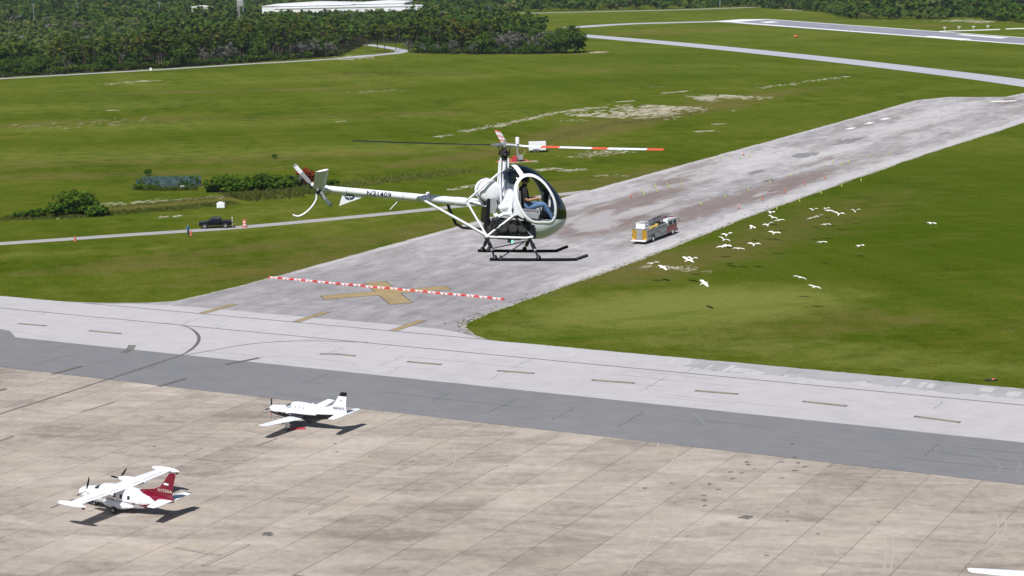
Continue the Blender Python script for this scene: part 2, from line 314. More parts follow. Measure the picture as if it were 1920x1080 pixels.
M = dict(
    grass=mat_grass(), sand=mat_sand(), slab=mat_slab(),
    joint=paint('joint_filler', (0.225, 0.195, 0.172), 0.9, vary=0.3, scale=0.2),
    taxi=mat_pave('taxiway_concrete', [(0.34, (0.345, 0.335, 0.352)), (0.5, (0.425, 0.410, 0.430)), (0.66, (0.50, 0.48, 0.495))], streak=-0.25),
    asphalt=mat_pave('dark_asphalt', [(0.34, (0.150, 0.153, 0.163)), (0.5, (0.186, 0.187, 0.197)), (0.66, (0.225, 0.225, 0.234))], streak=-0.25),
    runway=mat_pave('old_runway_asphalt', [(0.34, (0.165, 0.157, 0.162)), (0.44, (0.235, 0.225, 0.236)), (0.54, (0.315, 0.30, 0.312)), (0.64, (0.46, 0.44, 0.455))], brown=0.85, streak=0.055, pale='old'),
    shoulder=mat_pave('crumbled_edge', [(0.36, (0.11, 0.105, 0.05)), (0.46, (0.27, 0.255, 0.21)), (0.56, (0.40, 0.385, 0.36)), (0.66, (0.48, 0.46, 0.43))], streak=0.5),
    road=mat_pave('narrow_road', [(0.34, (0.27, 0.26, 0.265)), (0.5, (0.33, 0.315, 0.32)), (0.66, (0.39, 0.37, 0.375))], streak=0.3),
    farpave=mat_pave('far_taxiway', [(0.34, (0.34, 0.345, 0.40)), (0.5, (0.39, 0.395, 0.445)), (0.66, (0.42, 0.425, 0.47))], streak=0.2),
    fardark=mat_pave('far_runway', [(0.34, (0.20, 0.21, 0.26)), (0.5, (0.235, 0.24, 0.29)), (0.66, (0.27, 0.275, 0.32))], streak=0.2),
    white=paint('white_paint', (0.81, 0.83, 0.88), 0.30, vary=0.03, coat=0.2),
    mark_white=paint('white_marking', (0.74, 0.74, 0.73), 0.8, vary=0.06, scale=0.4),
    mark_dark=paint('weathered_line_border', (0.115, 0.105, 0.10), 0.9, vary=0.12, scale=0.6),
    mark_tan=paint('weathered_yellow_line', (0.30, 0.245, 0.17), 0.9, vary=0.15, scale=0.7),
    mark_yellow=paint('faded_yellow_marking', (0.31, 0.232, 0.118), 0.9, vary=0.12, scale=0.5),
    tire=paint('tire_mark', (0.385, 0.342, 0.304), 0.9, vary=0.05, scale=0.6),
    dark_blotch=paint('dark_spot', (0.15, 0.13, 0.125), 0.7, vary=0.2),
    black=paint('black_paint', (0.007, 0.008, 0.012), 0.4, vary=0.1, spec=0.3),
    rubber=paint('rubber', (0.018, 0.018, 0.019), 0.85, vary=0.15),
    dark_metal=paint('dark_metal', (0.028, 0.029, 0.033), 0.45, 0.3, vary=0.2, scale=6),
    engine=paint('greasy_engine_metal', (0.075, 0.075, 0.08), 0.5, 0.6, vary=0.3, scale=12),
    alu=paint('bare_aluminium', (0.55, 0.56, 0.58), 0.35, 0.8, vary=0.08),
    silver=paint('brushed_silver_panel', (0.38, 0.40, 0.425), 0.38, 0.45, vary=0.06),
    grey=paint('grey_paint', (0.30, 0.31, 0.33), 0.5, vary=0.06),
    mid_grey=paint('mid_grey_fabric', (0.16, 0.165, 0.18), 0.9, vary=0.1),
    red=paint('dark_red_paint', (0.165, 0.002, 0.018), 0.3, vary=0.06, coat=0.3),
    fire_red=paint('fire_red_paint', (0.25, 0.008, 0.013), 0.3, vary=0.08, coat=0.3),
    cover_red=paint('red_cover_cloth', (0.50, 0.03, 0.05), 0.7, vary=0.08),
    orange=paint('orange_plastic', (0.55, 0.13, 0.07), 0.6, vary=0.06),
    barrier_red=paint('barricade_red', (0.62, 0.075, 0.075), 0.6, vary=0.06),
    blade_red=paint('blade_red', (0.72, 0.10, 0.045), 0.4, vary=0.05),
    lime=paint('lime_plastic', (0.42, 0.52, 0.10), 0.6, vary=0.06),
    chev=paint('chevron_yellow', (0.70, 0.40, 0.01), 0.5, vary=0.05),
    gold=paint('yellow_hose', (0.52, 0.36, 0.10), 0.7, vary=0.12),
    navy=paint('navy_paint', (0.003, 0.004, 0.010), 0.3, vary=0.1, spec=0.3),
    navy_text=paint('navy_lettering', (0.02, 0.03, 0.075), 0.4, vary=0.05),
    cream=paint('cream_lettering', (0.62, 0.52, 0.44), 0.5, vary=0.05),
    window=paint('dark_window', (0.012, 0.022, 0.03), 0.12, vary=0.1, spec=0.5),
    pale_window=paint('window_shade', (0.34, 0.37, 0.39), 0.3, vary=0.08),
    maroon=paint('maroon_stripe', (0.12, 0.015, 0.05), 0.35, vary=0.05),
    skin=paint('skin', (0.50, 0.27, 0.19), 0.55, vary=0.05),
    hair=paint('dark_hair', (0.02, 0.014, 0.010), 0.6, vary=0.1),
    shirt=paint('black_shirt', (0.012, 0.012, 0.014), 0.85, vary=0.2),
    jeans=paint('blue_jeans', (0.10, 0.19, 0.34), 0.9, vary=0.18, scale=8),
    blue_shirt=paint('bright_blue_shirt', (0.03, 0.22, 0.52), 0.85, vary=0.1),
    dark_trousers=paint('dark_trousers', (0.02, 0.025, 0.045), 0.9, vary=0.1),
    khaki=paint('khaki_cloth', (0.34, 0.33, 0.27), 0.9, vary=0.1),
    steel_white=paint('white_steel_siding', (0.74, 0.76, 0.78), 0.45, vary=0.04, scale=0.2),
    roof_white=paint('white_metal_roof', (0.80, 0.81, 0.83), 0.4, vary=0.03, scale=0.2),
    galv=paint('galvanised_steel', (0.42, 0.43, 0.44), 0.45, 0.5, vary=0.1),
    net=paint('teal_windscreen_netting', (0.050, 0.095, 0.100), 0.9, vary=0.42, scale=0.8),
    egret=paint('white_feathers', (0.86, 0.86, 0.82), 0.8, vary=0.03),
    beak=paint('yellow_beak', (0.6, 0.35, 0.05), 0.5, vary=0.05),
    glass=mat_glass('tinted_canopy', (0.055, 0.085, 0.125), 0.045),
    lamp=paint('lamp_lens', (0.8, 0.8, 0.75), 0.2, vary=0.02),
    pine_leaf=mat_leaf('pine_needles', [(0.05, (0.026, 0.058, 0.012)), (0.4, (0.054, 0.094, 0.014)), (0.68, (0.094, 0.124, 0.018)), (0.88, (0.14, 0.118, 0.022)), (1.0, (0.19, 0.105, 0.03))]),
    oak_leaf=mat_leaf('broad_leaves', [(0.0, (0.028, 0.064, 0.012)), (0.4, (0.052, 0.102, 0.015)), (0.75, (0.082, 0.132, 0.019)), (1.0, (0.115, 0.158, 0.026))]),
    pale_leaf=mat_leaf('pale_scrub_leaves', [(0.0, (0.062, 0.1, 0.022)), (0.5, (0.102, 0.132, 0.034)), (1.0, (0.15, 0.16, 0.055))]),
    grey_twig=mat_leaf('grey_twigs', [(0.0, (0.085, 0.085, 0.068)), (0.5, (0.14, 0.138, 0.118)), (1.0, (0.21, 0.2, 0.18))]),
    bush_leaf=mat_leaf('bush_leaves', [(0.0, (0.022, 0.064, 0.006)), (0.45, (0.056, 0.118, 0.011)), (0.8, (0.11, 0.165, 0.02)), (1.0, (0.16, 0.195, 0.034))]),
    red_leaf=mat_leaf('rust_red_leaves', [(0.0, (0.14, 0.03, 0.012)), (0.5, (0.28, 0.055, 0.022)), (1.0, (0.4, 0.11, 0.03))]),
    reed=mat_leaf('reeds', [(0.0, (0.055, 0.085, 0.014)), (0.5, (0.105, 0.125, 0.026)), (1.0, (0.21, 0.175, 0.075))]),
    bark=mat_bark('pine_bark', (0.055, 0.042, 0.034), (0.16, 0.13, 0.11)),
    grey_bark=mat_bark('grey_bark', (0.09, 0.085, 0.08), (0.22, 0.21, 0.195)),
)

# ================================================================== THE SETTING
def smooth(x): x = np.clip(x, 0, 1); return x * x * (3 - 2 * x)
def build_ground():
    t = np.linspace(-1, 1, 241)
    xs = np.sinh(t * 3.4) / math.sinh(3.4) * 4500
    ty = np.linspace(0, 1, 300)
    ys = np.concatenate([np.linspace(-1500, 80, 12), 100 + np.sinh(ty * 3.6) / math.sinh(3.6) * 5900])
    X, Y = np.meshgrid(xs, ys); n, mth = X.shape
    P = np.stack([X, Y, np.zeros_like(X)], -1).reshape(-1, 3)
    i = np.arange(n * mth).reshape(n, mth)
    F = np.stack([i[:-1, :-1], i[:-1, 1:], i[1:, 1:], i[1:, :-1]], -1).reshape(-1, 4)
    x, y = P[:, 0], P[:, 1]
    def ell(lst):
        o = np.zeros(len(x))
        for (px, py, rx, ry, ang, s) in lst:
            cx, cy, _ = gp(px, py); a = R(ang)
            dx, dy = x - cx, y - cy
            q = np.hypot((dx * math.cos(a) + dy * math.sin(a)) / rx, (-dx * math.sin(a) + dy * math.cos(a)) / ry)
            o = np.maximum(o, s * smooth(1.25 - q))
        return o
    # (px, py, half lengths in metres, heading of the long axis, strength)
    dry = ell([(330, 300, 90, 16, 4, 0.40), (120, 330, 60, 10, 4, 0.42), (700, 215, 70, 12, 4, 0.40), (450, 170, 90, 9, 4, 0.45), (1000, 350, 34, 7, 40, 0.5), (420, 470, 40, 6, 30, 0.45), (250, 500, 30, 6, 10, 0.4), (1700, 600, 40, 5, -28, 0.4), (1230, 335, 70, 12, 55, 0.65), (1120, 240, 55, 14, 60, 0.75), (1420, 180, 60, 12, 50, 0.5), (1290, 205, 60, 16, 55, 0.6), (640, 490, 40, 10, 40, 0.5), (250, 225, 60, 14, 5, 0.35), (80, 235, 50, 12, 0, 0.4), (1250, 60, 90, 40, 10, 0.35), (1500, 40, 120, 30, -20, 0.4), (1370, 470, 40, 9, 57, 0.55), (1560, 400, 60, 14, 57, 0.4), (1180, 500, 22, 9, 57, 0.55), (300, 385, 40, 5, 30, 0.7), (900, 290, 45, 9, 45, 0.6), (1150, 130, 45, 14, 0, 0.35), (720, 140, 60, 14, 0, 0.35), (1110, 100, 16, 8, 0, 0.7), (1500, 620, 14, 30, -60, 0.3), (1840, 140, 80, 10, -45, 0.3), (760, 440, 50, 9, 57, 0.45), (350, 345, 20, 10, 0, 0.35), (1760, 48, 30, 12, 0, 0.6)])
    deep = ell([(1740, 440, 50, 60, 57, 1.0), (1850, 330, 50, 60, 57, 0.75), (1560, 520, 30, 30, 57, 0.8), (1120, 150, 70, 30, 5, 0.9), (1720, 220, 120, 30, -30, 0.5), (1300, 110, 120, 40, -30, 0.5), (500, 260, 80, 40, 0, 0.4), (930, 170, 70, 22, 5, 0.55), (1650, 110, 140, 40, -35, 0.55), (250, 180, 120, 40, 0, 0.3)])
    pale = ell([(500, 285, 110, 20, 4, 0.42), (330, 235, 120, 16, 4, 0.42), (620, 150, 100, 14, 4, 0.40), (180, 470, 40, 8, 10, 0.35), (560, 420, 40, 8, 20, 0.35), (1500, 125, 130, 14, -30, 0.4), (1290, 575, 30, 17, 20, 1.0), (1050, 610, 20, 12, 30, 0.5), (1750, 680, 40, 9, -28, 0.55), (1450, 650, 40, 10, -28, 0.5), (200, 290, 90, 30, 10, 0.35), (120, 200, 90, 30, 10, 0.35), (470, 395, 30, 14, 20, 0.3), (900, 215, 60, 18, 10, 0.3), (400, 150, 80, 14, 10, 0.3)])
    z = np.zeros(len(x))
    me = np_mesh('ground', P, F, M['grass'], dict(dry=dry, deep=deep, pale=pale), True)
    tag(link_obj('ground', me), kind='structure')
build_ground()

def noise1(n, amp, step=6):
    k = rng.normal(0, 1, n // step + 3); a = np.interp(np.arange(n) / step, np.arange(len(k)), k)
    return amp * (0.6 * a + 0.4 * rng.normal(0, 1, n))
def strip(name, us, vl, vr, z, mat, nx=14, jl=0, jr=0, attr=None, parent=None):
    us = np.asarray(us, float); n = len(us)
    L = np.asarray(vl, float) + noise1(n, jl) if jl else np.asarray(vl, float)
    Rr = np.asarray(vr, float) + noise1(n, jr) if jr else np.asarray(vr, float)
    w = np.linspace(0, 1, nx); V = L[:, None] * (1 - w) + Rr[:, None] * w; U = np.repeat(us[:, None], nx, 1)
    P = np.stack([V * VV[0] + U * UU[0], V * VV[1] + U * UU[1], np.full_like(U, z)], -1).reshape(-1, 3)
    i = np.arange(n * nx).reshape(n, nx)
    F = np.stack([i[:-1, :-1], i[:-1, 1:], i[1:, 1:], i[1:, :-1]], -1).reshape(-1, 4)
    at = {k: f(V.ravel(), U.ravel()) for k, f in (attr or {}).items()}
    return link_obj(name, np_mesh(name, P, F, mat, at), parent)
def strip_along_v(name, vs, ul, uh, z, mat, nx=8, jl=0, jh=0, parent=None):
    vs = np.asarray(vs, float); n = len(vs)
    L = np.asarray(ul, float) * np.ones(n) + (noise1(n, jl) if jl else 0); H = np.asarray(uh, float) * np.ones(n) + (noise1(n, jh) if jh else 0)
    w = np.linspace(0, 1, nx); U = L[:, None] * (1 - w) + H[:, None] * w; V = np.repeat(vs[:, None], nx, 1)
    P = np.stack([V * VV[0] + U * UU[0], V * VV[1] + U * UU[1], np.full_like(U, z)], -1).reshape(-1, 3)
    i = np.arange(n * nx).reshape(n, nx)
    F = np.stack([i[:-1, :-1], i[1:, :-1], i[1:, 1:], i[:-1, 1:]], -1).reshape(-1, 4)
    return link_obj(name, np_mesh(name, P, F, mat), parent)

# closed runway ----------------------------------------------------
us = np.concatenate([np.arange(190.5, 260, 0.5), np.arange(260, 480, 1.0), np.arange(480, 660, 2.0)])
kl = np.array([(190.5, -176), (192.2, -168), (194.5, -162.5), (197, -159.6), (202, -158.8), (218, -158), (475, -155), (540, -154.8), (554, -148.8), (557.4, -132.8), (572, -130.7), (660, -124)])
kr = np.array([(190.5, -107), (193.0, -110.5), (196, -113.4), (199, -115.0), (206, -115.5), (250, -114.2), (300, -115.2), (345, -114.4), (390, -113.6), (480, -109.4), (660, -101)])
vl = np.interp(us, kl[:, 0], kl[:, 1]); vr = np.interp(us, kr[:, 0], kr[:, 1])
shd = strip('runway_shoulder', us, vl - 0.45, vr + 0.35, 0.008, M['shoulder'], 6, 0.22, 0.26)
tag(shd, kind='structure')
def rim_f(v, u):
    l_ = v - np.interp(u, kl[:, 0], kl[:, 1]); r_ = np.interp(u, kr[:, 0], kr[:, 1]) - v
    e = np.maximum(smooth(1 - r_ / 9), smooth(1 - l_ / 2.5)) * smooth((u - 200) / 40)
    for px, py, rv, ru in ((1420, 300, 9, 45), (1680, 240, 9, 70), (1760, 215, 10, 60), (1560, 285, 6, 40)):
        cv, cu = ap(px, py); e = np.maximum(e, .8 * smooth(1.3 - np.hypot((v - cv) / rv, (u - cu) / ru)))
    return e
def rust_f(v, u):
    e = np.zeros_like(v)
    for px, py, rv, ru in ((1330, 390, 5.5, 34), (1460, 350, 6, 40), (1600, 262, 5, 20), (1700, 245, 5, 30), (1300, 330, 4, 25), (1180, 380, 6, 28), (1540, 300, 3, 20), (1130, 420, 8, 20), (1890, 190, 5, 14)):
        cv, cu = ap(px, py); e = np.maximum(e, smooth(1.3 - np.hypot((v - cv) / rv, (u - cu) / ru)))
    return e
closed_rw = strip('closed_runway', us, vl, vr - 0.3, 0.016, M['runway'], 40, 0.14, 0.20, attr=dict(old=lambda v, u: smooth((u - 205) / 70), rim=rim_f, rust=rust_f))
tag(closed_rw, kind='structure')
# taxiway, dark strip, apron bed ------------------------------------
vs = np.arange(-270, 80, 0.5)
taxi_hi = np.interp(vs, [-270, -170, -163, -155, -116, -112, -108, 80], [190.75, 190.75, 193.4, 194.4, 194.4, 193.0, 190.8, 190.75])
taxi = tag(strip_along_v('taxiway', vs, 169.4, taxi_hi, 0.024, M['taxi'], 8, 0, 0.10), kind='structure')
dark_hi = np.interp(vs, [-270, -172, -167, -163.5, 80], [173.6, 173.4, 172.3, 169.5, 169.5])
tag(strip_along_v('asphalt_strip', vs, 155.75, dark_hi, 0.030, M['asphalt'], 6, 0.02, 0.03), kind='structure')
apron = tag(strip_along_v('apron', vs[::8], 60, 155.9, 0.006, M['joint'], 4), kind='structure')

tp = paint('pale_sealed_patch', (0.455, 0.44, 0.452), 0.85, vary=0.06, scale=0.4); tp2 = paint('grey_shoulder_wash', (0.335, 0.328, 0.345), 0.85, vary=0.12, scale=0.3)
def tpatch(px, py, w, l, m_, z=0.029):
    x, y, _ = gp(px, py); n = 12; P = []
    for i in range(n):
        t = 2 * math.pi * i / n; k = random.uniform(.75, 1.15); a, b_ = w * k * max(-.8, min(.8, math.cos(t))), l * k * max(-.8, min(.8, math.sin(t))); P.append((x + a * VV[0] + b_ * UU[0], y + a * VV[1] + b_ * UU[1], z))
    me = bpy.data.meshes.new('repair_patch'); me.from_pydata(P, [], [tuple(range(n))]); me.materials.append(m_); link_obj('repair_patch', me, taxi)
random.seed(5)
strip_along_v('worn_edge', np.arange(-80, 75, .5), 186.4, 190.7, 0.0262, tp2, 4, 0.5, 0.05, taxi)
for px, py, w, l in [(1080, 661, .5, 2.2), (1262, 676, .35, 1.6), (1330, 688, .3, 1.4), (1365, 692, .4, 2.0), (1392, 695, 1.8, 1.3), (1418, 699, 1.1, 1.0), (1473, 706, .35, .8), (1502, 718, .5, 1.6), (1620, 722, .5, .9), (1700, 717, .35, 1.5), (1729, 722, .4, 1.6), (1745, 724, .5, 1.3), (1850, 731, .9, 1.2), (1843, 743, .6, 1.2), (1902, 739, .9, 1.4), (1290, 682, .3, 1.1), (1180, 668, .3, 1.2)]: tpatch(px, py, w, l, tp)
# apron slabs: 15 x 30 ft concrete bays, one object each -----------
SW, SL = 4.55, 9.16
def slab_mesh(name, cv, cu, dz):
    v0, v1 = -SW / 2 + 0.022, SW / 2 - 0.022; u0, u1 = -SL / 2 + 0.032, SL / 2 - 0.032
    b = MB(); c = 0.03
    lo = [(v0, u0, 0), (v1, u0, 0), (v1, u1, 0), (v0, u1, 0)]
    hi = [(v0, u0, .028), (v1, u0, .028), (v1, u1, .028), (v0, u1, .028)]
    tp = [(v0 + c, u0 + c, .036), (v1 - c, u0 + c, .036), (v1 - c, u1 - c, .036), (v0 + c, u1 - c, .036)]
    b.loft([lo, hi, tp], 0); return b
slab_me = None
for r_ in range(0, 9):
    for c_ in range(-34, 8):
        cv = -47.3 + SW * (c_ + 0.5); cu = 155.7 - SL * (r_ + 0.5)
        w = vu(cv, cu); q = np.array([w[0], w[1], -CAM_H]); d = q @ FW
        if d < 40: continue
        sx = 960 + FPX * (q @ EX) / d; sy = 540 + FPX * (q @ EY) / d; mgx = FPX * 5.2 / d
        if sx < -mgx or sx > 1920 + mgx or sy > 1080 + mgx * 0.3: continue
        rz = -AZ
        if slab_me is None:
            o = slab_mesh('slab', 0, 0, 0).build('slab', M['slab'], apron); slab_me = o.data
        else: o = link_obj('slab', slab_me, apron)
        o.location = (w[0], w[1], 0.008 + random.uniform(-0.003, 0.003)); o.rotation_euler = (random.gauss(0, 0.0006), random.gauss(0, 0.0006), rz)

def cracks(nm_, n, u0, u1, v0, v1, z, mat, par):
    for k in range(n):
        v = random.uniform(v0, v1); u = random.uniform(u0, u1 - 3); L = random.uniform(3, 9); across = random.random() < .4; P = []
        for i in range(9):
            t = i / 8; dv, du = (L * 2 * t, random.gauss(0, .12)) if across else (random.gauss(0, .12), L * t)
            P.append((v + dv, min(u + du, u1 - .1)))
        wv, wf = [], []
        for i, (a, c_) in enumerate(P):
            wv += [vu(a - (.0 if across else .06), c_ - (.06 if across else 0), z), vu(a + (.0 if across else .06), c_ + (.06 if across else 0), z)]
            if i: wf.append((2 * i - 2, 2 * i, 2 * i + 1, 2 * i - 1))
        link_obj(nm_, np_mesh(nm_, wv, wf, mat), par)
random.seed(9)
cracks('sealed_crack', 26, 170, 190, -200, -30, 0.0275, paint('crack_sealant', (0.27, 0.262, 0.275), 0.8, vary=0.2), taxi)
cracks('sealed_crack', 18, 156.2, 169, -180, -40, 0.0335, paint('dark_sealant', (0.115, 0.117, 0.125), 0.7, vary=0.2), taxi)
cracks('sealed_crack', 40, 196, 330, -154, -119, 0.0225, paint('runway_sealant', (0.15, 0.145, 0.15), 0.8, vary=0.2), closed_rw)
# painted lines -----------------------------------------------------
def ribbon(name, pts, width, z, mat, parent):
    """flat painted ribbon along ground points (x, y)"""
    P = [np.array(p[:2], float) for p in pts]; vs_, fs = [], []
    for i, p in enumerate(P):
        t = P[min(i + 1, len(P) - 1)] - P[max(i - 1, 0)]; t = t / (np.linalg.norm(t) + 1e-9); nrm = np.array([-t[1], t[0]]) * width / 2
        vs_ += [(*(p - nrm), z), (*(p + nrm), z)]
        if i: fs.append((2 * i - 2, 2 * i, 2 * i + 1, 2 * i - 1))
    return link_obj(name, np_mesh(name, vs_, fs, mat), parent)
def vline(v0, v1, u, n=40): return [vu(v0 + (v1 - v0) * i / n, u) for i in range(n + 1)]
ribbon('edge_line', vline(-265, 75, 183.75), 0.22, 0.036, M['mark_dark'], taxi)
ribbon('edge_line', vline(-171, -106.5, 190.6 + 0.35), 0.22, 0.036, M['mark_dark'], taxi)
def curve_px(l, n=8): return [gp(p[0], p[1]) for p in catmull(l, n)]
for off in (0, 3.2):
    ribbon('taxi_curve_line', curve_px([(300, 606.5 - off * .15), (335, 609.5), (355, 615 ), (367 + off, 625), (371.5 + off, 635), (367 + off, 646), (355 + off, 657), (340, 666.5)]), 0.2, 0.037 + off * .0005, M['mark_dark'], taxi)
ribbon('taxi_centre_line', curve_px([(340, 666.5), (205, 711), (100, 745), (0, 777), (-120, 815)]), 0.34, 0.0525, M['mark_dark'], taxi)
ribbon('taxi_curve_line', curve_px([(340, 667.5), (400, 657), (450, 648), (500, 642.5), (560, 639.5), (620, 640), (690, 642.5)]), 0.2, 0.0375, M['mark_dark'], taxi)
def dash(p0, p1, wd=0.62, inner=0.30, par=None, zz=0.036, mid='mark_tan'):
    a, b = np.array(gp(*p0)), np.array(gp(*p1)); L = np.linalg.norm(b - a); e = (b - a) / L * 0.28
    d = ribbon('dash', [a, b], wd, zz, M['mark_dark'], par or taxi)
    ribbon('dash_fill', [a + e, b - e], inner, zz + 0.004, M[mid], d)
for p0, p1 in [((35, 607), (87, 611.5)), ((167, 620.5), (227, 626)), ((600, 664), (633, 664.5)), ((633, 664.5), (667, 668)), ((763, 678.5), (828, 684)), ((932, 695.5), (1002, 700.5)), ((1110, 713), (1190, 719)), ((1303, 733), (1384, 739.5)), ((1505, 753), (1588, 762)), ((1714, 781), (1801, 792.5))]:
    dash(p0, p1)
for p0, p1 in [((423, 684), (487, 671.5)), ((98, 702.5), (154, 687)), ((298, 725.5), (348, 710.5)), ((-40, 742), (12, 729.5))]:
    dash(p0, p1, 0.6, 0.25, zz=0.0525, mid='mark_dark')
for k in range(3):
    ribbon('hold_bar', curve_px([(227 + 5 * k, 662 ), (238 + 5 * k, 655.5), (243 + 5 * k, 647.5)], 4), 0.26, 0.037, M['mark_dark'], taxi)
# stand markings on the apron: a bar with a stem, outlined in grey
def t_mark(p_stem, p_join, p_a, p_b):
    for a, b in ((p_stem, p_join), (p_a, p_b)):
        A, B = np.array(gp(*a)), np.array(gp(*b)); t = (B - A) / np.linalg.norm(B - A); nn = np.array([-t[1], t[0], 0])
        d = ribbon('stand_bar', [A, B], 0.40, 0.0525, M['mark_dark'], apron)
        ribbon('stand_bar_fill', [A + t * .1, B - t * .1], 0.24, 0.0565, M['tire'], d)
t_mark((348, 855), (422, 866), (305, 869), (378, 841))
t_mark((692, 856), (775, 866), (748, 882), (813, 853))
t_mark((523, 935), (610, 947.5), (580, 965), (652, 931))
t_mark((330, 1028), (413, 1042), (380, 1062), (466, 1022))
for p0, p1 in [((153, 773), (215, 755)), ((-6, 830), (26, 819)), ((95, 953), (140, 937)), ((480, 838), (520, 823))]:
    ribbon('stand_bar', [gp(*p0), gp(*p1)], 0.22, 0.0525, M['mark_dark'], apron)
# pale arcs scrubbed by turning tyres
for l in [[(1235, 830), (1226, 856), (1200, 878), (1165, 890)], [(1272, 838), (1262, 862), (1240, 888)], [(1298, 842), (1295, 862), (1280, 885), (1250, 900)], [(1880, 965), (1886, 990), (1870, 1020), (1838, 1046)], [(1866, 965), (1872, 990), (1856, 1016), (1825, 1040)], [(1520, 1030), (1545, 1055), (1580, 1072)], [(1553, 1018), (1572, 1040), (1600, 1055)], [(1660, 1005), (1662, 1040), (1655, 1075)], [(1673, 1005), (1676, 1040), (1668, 1075)], [(1228, 960), (1224, 1000), (1202, 1040), (1178, 1075)], [(145, 757), (152, 768), (142, 780)], [(850, 838), (855, 860), (845, 880)]]:
    ribbon('tyre_scrub_mark', curve_px(l, 6), 0.11, 0.0515, M['tire'], apron)
for l in [[(1822, 850), (1858, 862), (1874, 874), (1868, 888), (1835, 897)], [(1870, 848), (1905, 862), (1912, 876), (1900, 890)], [(1300, 775), (1318, 792), (1330, 806)]]:
    ribbon('tyre_scrub_mark', curve_px(l, 6), 0.30, 0.036, paint('faint_scrub', (0.19, 0.195, 0.205), 0.9), taxi)
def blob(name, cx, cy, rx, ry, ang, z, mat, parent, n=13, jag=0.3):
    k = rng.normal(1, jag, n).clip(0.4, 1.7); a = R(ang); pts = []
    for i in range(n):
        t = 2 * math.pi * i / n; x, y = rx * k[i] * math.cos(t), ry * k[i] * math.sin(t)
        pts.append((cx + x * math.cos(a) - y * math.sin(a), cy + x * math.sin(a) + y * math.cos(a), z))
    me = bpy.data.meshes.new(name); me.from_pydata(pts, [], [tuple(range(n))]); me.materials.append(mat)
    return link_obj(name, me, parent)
for px, py in [(1400, 867), (1403, 872), (1414, 880), (1391, 888), (1370, 886), (1374, 898), (1330, 908), (1347, 919), (1320, 930), (1319, 939), (1322, 949), (1265, 943), (1259, 907), (1210, 916), (1289, 1006), (1437, 1043), (1467, 867), (1496, 869), (1510, 876), (1490, 883), (1466, 897), (1476, 961), (1475, 978), (1534, 1002), (1647, 979), (1485, 833), (1490, 858), (290, 837), (42, 951), (632, 848), (628, 833), (950, 874)]:  # small flat dark blobs with ragged outlines, scattered over the slabs
    x, y, _ = gp(px, py); blob('dark_spot', x, y, random.uniform(.14, .28), random.uniform(.10, .26), random.uniform(0, 90), 0.0535, M['dark_blotch'], apron)
x, y, _ = gp(1398, 971); blob('dark_spot', x, y, 0.55, 0.5, 30, 0.0535, M['dark_blotch'], apron)
x, y, _ = gp(503, 1002); blob('dark_spot', x, y, 0.4, 0.4, 0, 0.0535, M['mark_dark'], apron)

# the closed runway's X and the yellow bars -------------------------
def flat_poly(name, pts, z, mat, parent):
    me = bpy.data.meshes.new(name); me.from_pydata([(p[0], p[1], z) for p in pts], [], [tuple(range(len(pts)))]); me.materials.append(mat)
    return link_obj(name, me, parent)
xc = np.array(vu(-136.1, 213.2)[:2])
def x_arm(a, b, w, z, nm_='closed_cross_arm'):
    ribbon(nm_ + '_border', [vu(*a), vu(*b)], w + 0.34, z, M['mark_dark'], closed_rw)
    t = np.array(vu(*b)) - np.array(vu(*a)); t = t / np.linalg.norm(t) * 0.17
    ribbon(nm_, [np.array(vu(*a)) + t, np.array(vu(*b)) - t], w, z + 0.008, M['mark_yellow'], closed_rw)
x_arm((-142.2, 206.6), (-129.6, 219.8), 2.9, 0.026)
x_arm((-142.0, 219.9), (-129.5, 206.9), 3.0, 0.031)
for v in (-150.9, -135.8, -121.0):
    b_ = ribbon('closed_bar_border', [vu(v, 191.2), vu(v, 198.3)], 1.15, 0.042, M['mark_dark'], closed_rw)
    ribbon('closed_bar', [vu(v, 191.3), vu(v, 198.2)], 0.9, 0.047, M['mark_yellow'], closed_rw)
# patches of newer asphalt and white flakes on the runway
pr = paint('runway_patch', (0.205, 0.20, 0.205), 0.9, vary=0.15, scale=0.3); pd = paint('runway_dark_patch', (0.15, 0.13, 0.13), 0.9, vary=0.2, scale=0.2); pw = paint('runway_pale_patch', (0.44, 0.42, 0.425), 0.9, vary=0.08, scale=0.3)
for px, py, rx, ry, m_ in [(1510, 291, 2.2, 6, pr), (1590, 265, 2.0, 8, pr), (1420, 322, 1.3, 3.5, pr), (1442, 339, .9, 2.5, pd)]:
    x, y, _ = gp(px, py); blob('runway_patch', x, y, rx, ry, -28.5, 0.024 + random.uniform(0, .006), m_, closed_rw, 40, 0.16)
ribbon('centre_mark', [gp(1858, 191), gp(1905, 189)], 3.0, 0.034, M['mark_white'], closed_rw)
for px, py in [(1595, 241), (1630, 231), (1660, 223)]:
    ribbon('centre_mark', [gp(px - 6, py + 1.6), gp(px + 6, py - 1.6)], 1.6, 0.034, M['mark_white'], closed_rw)

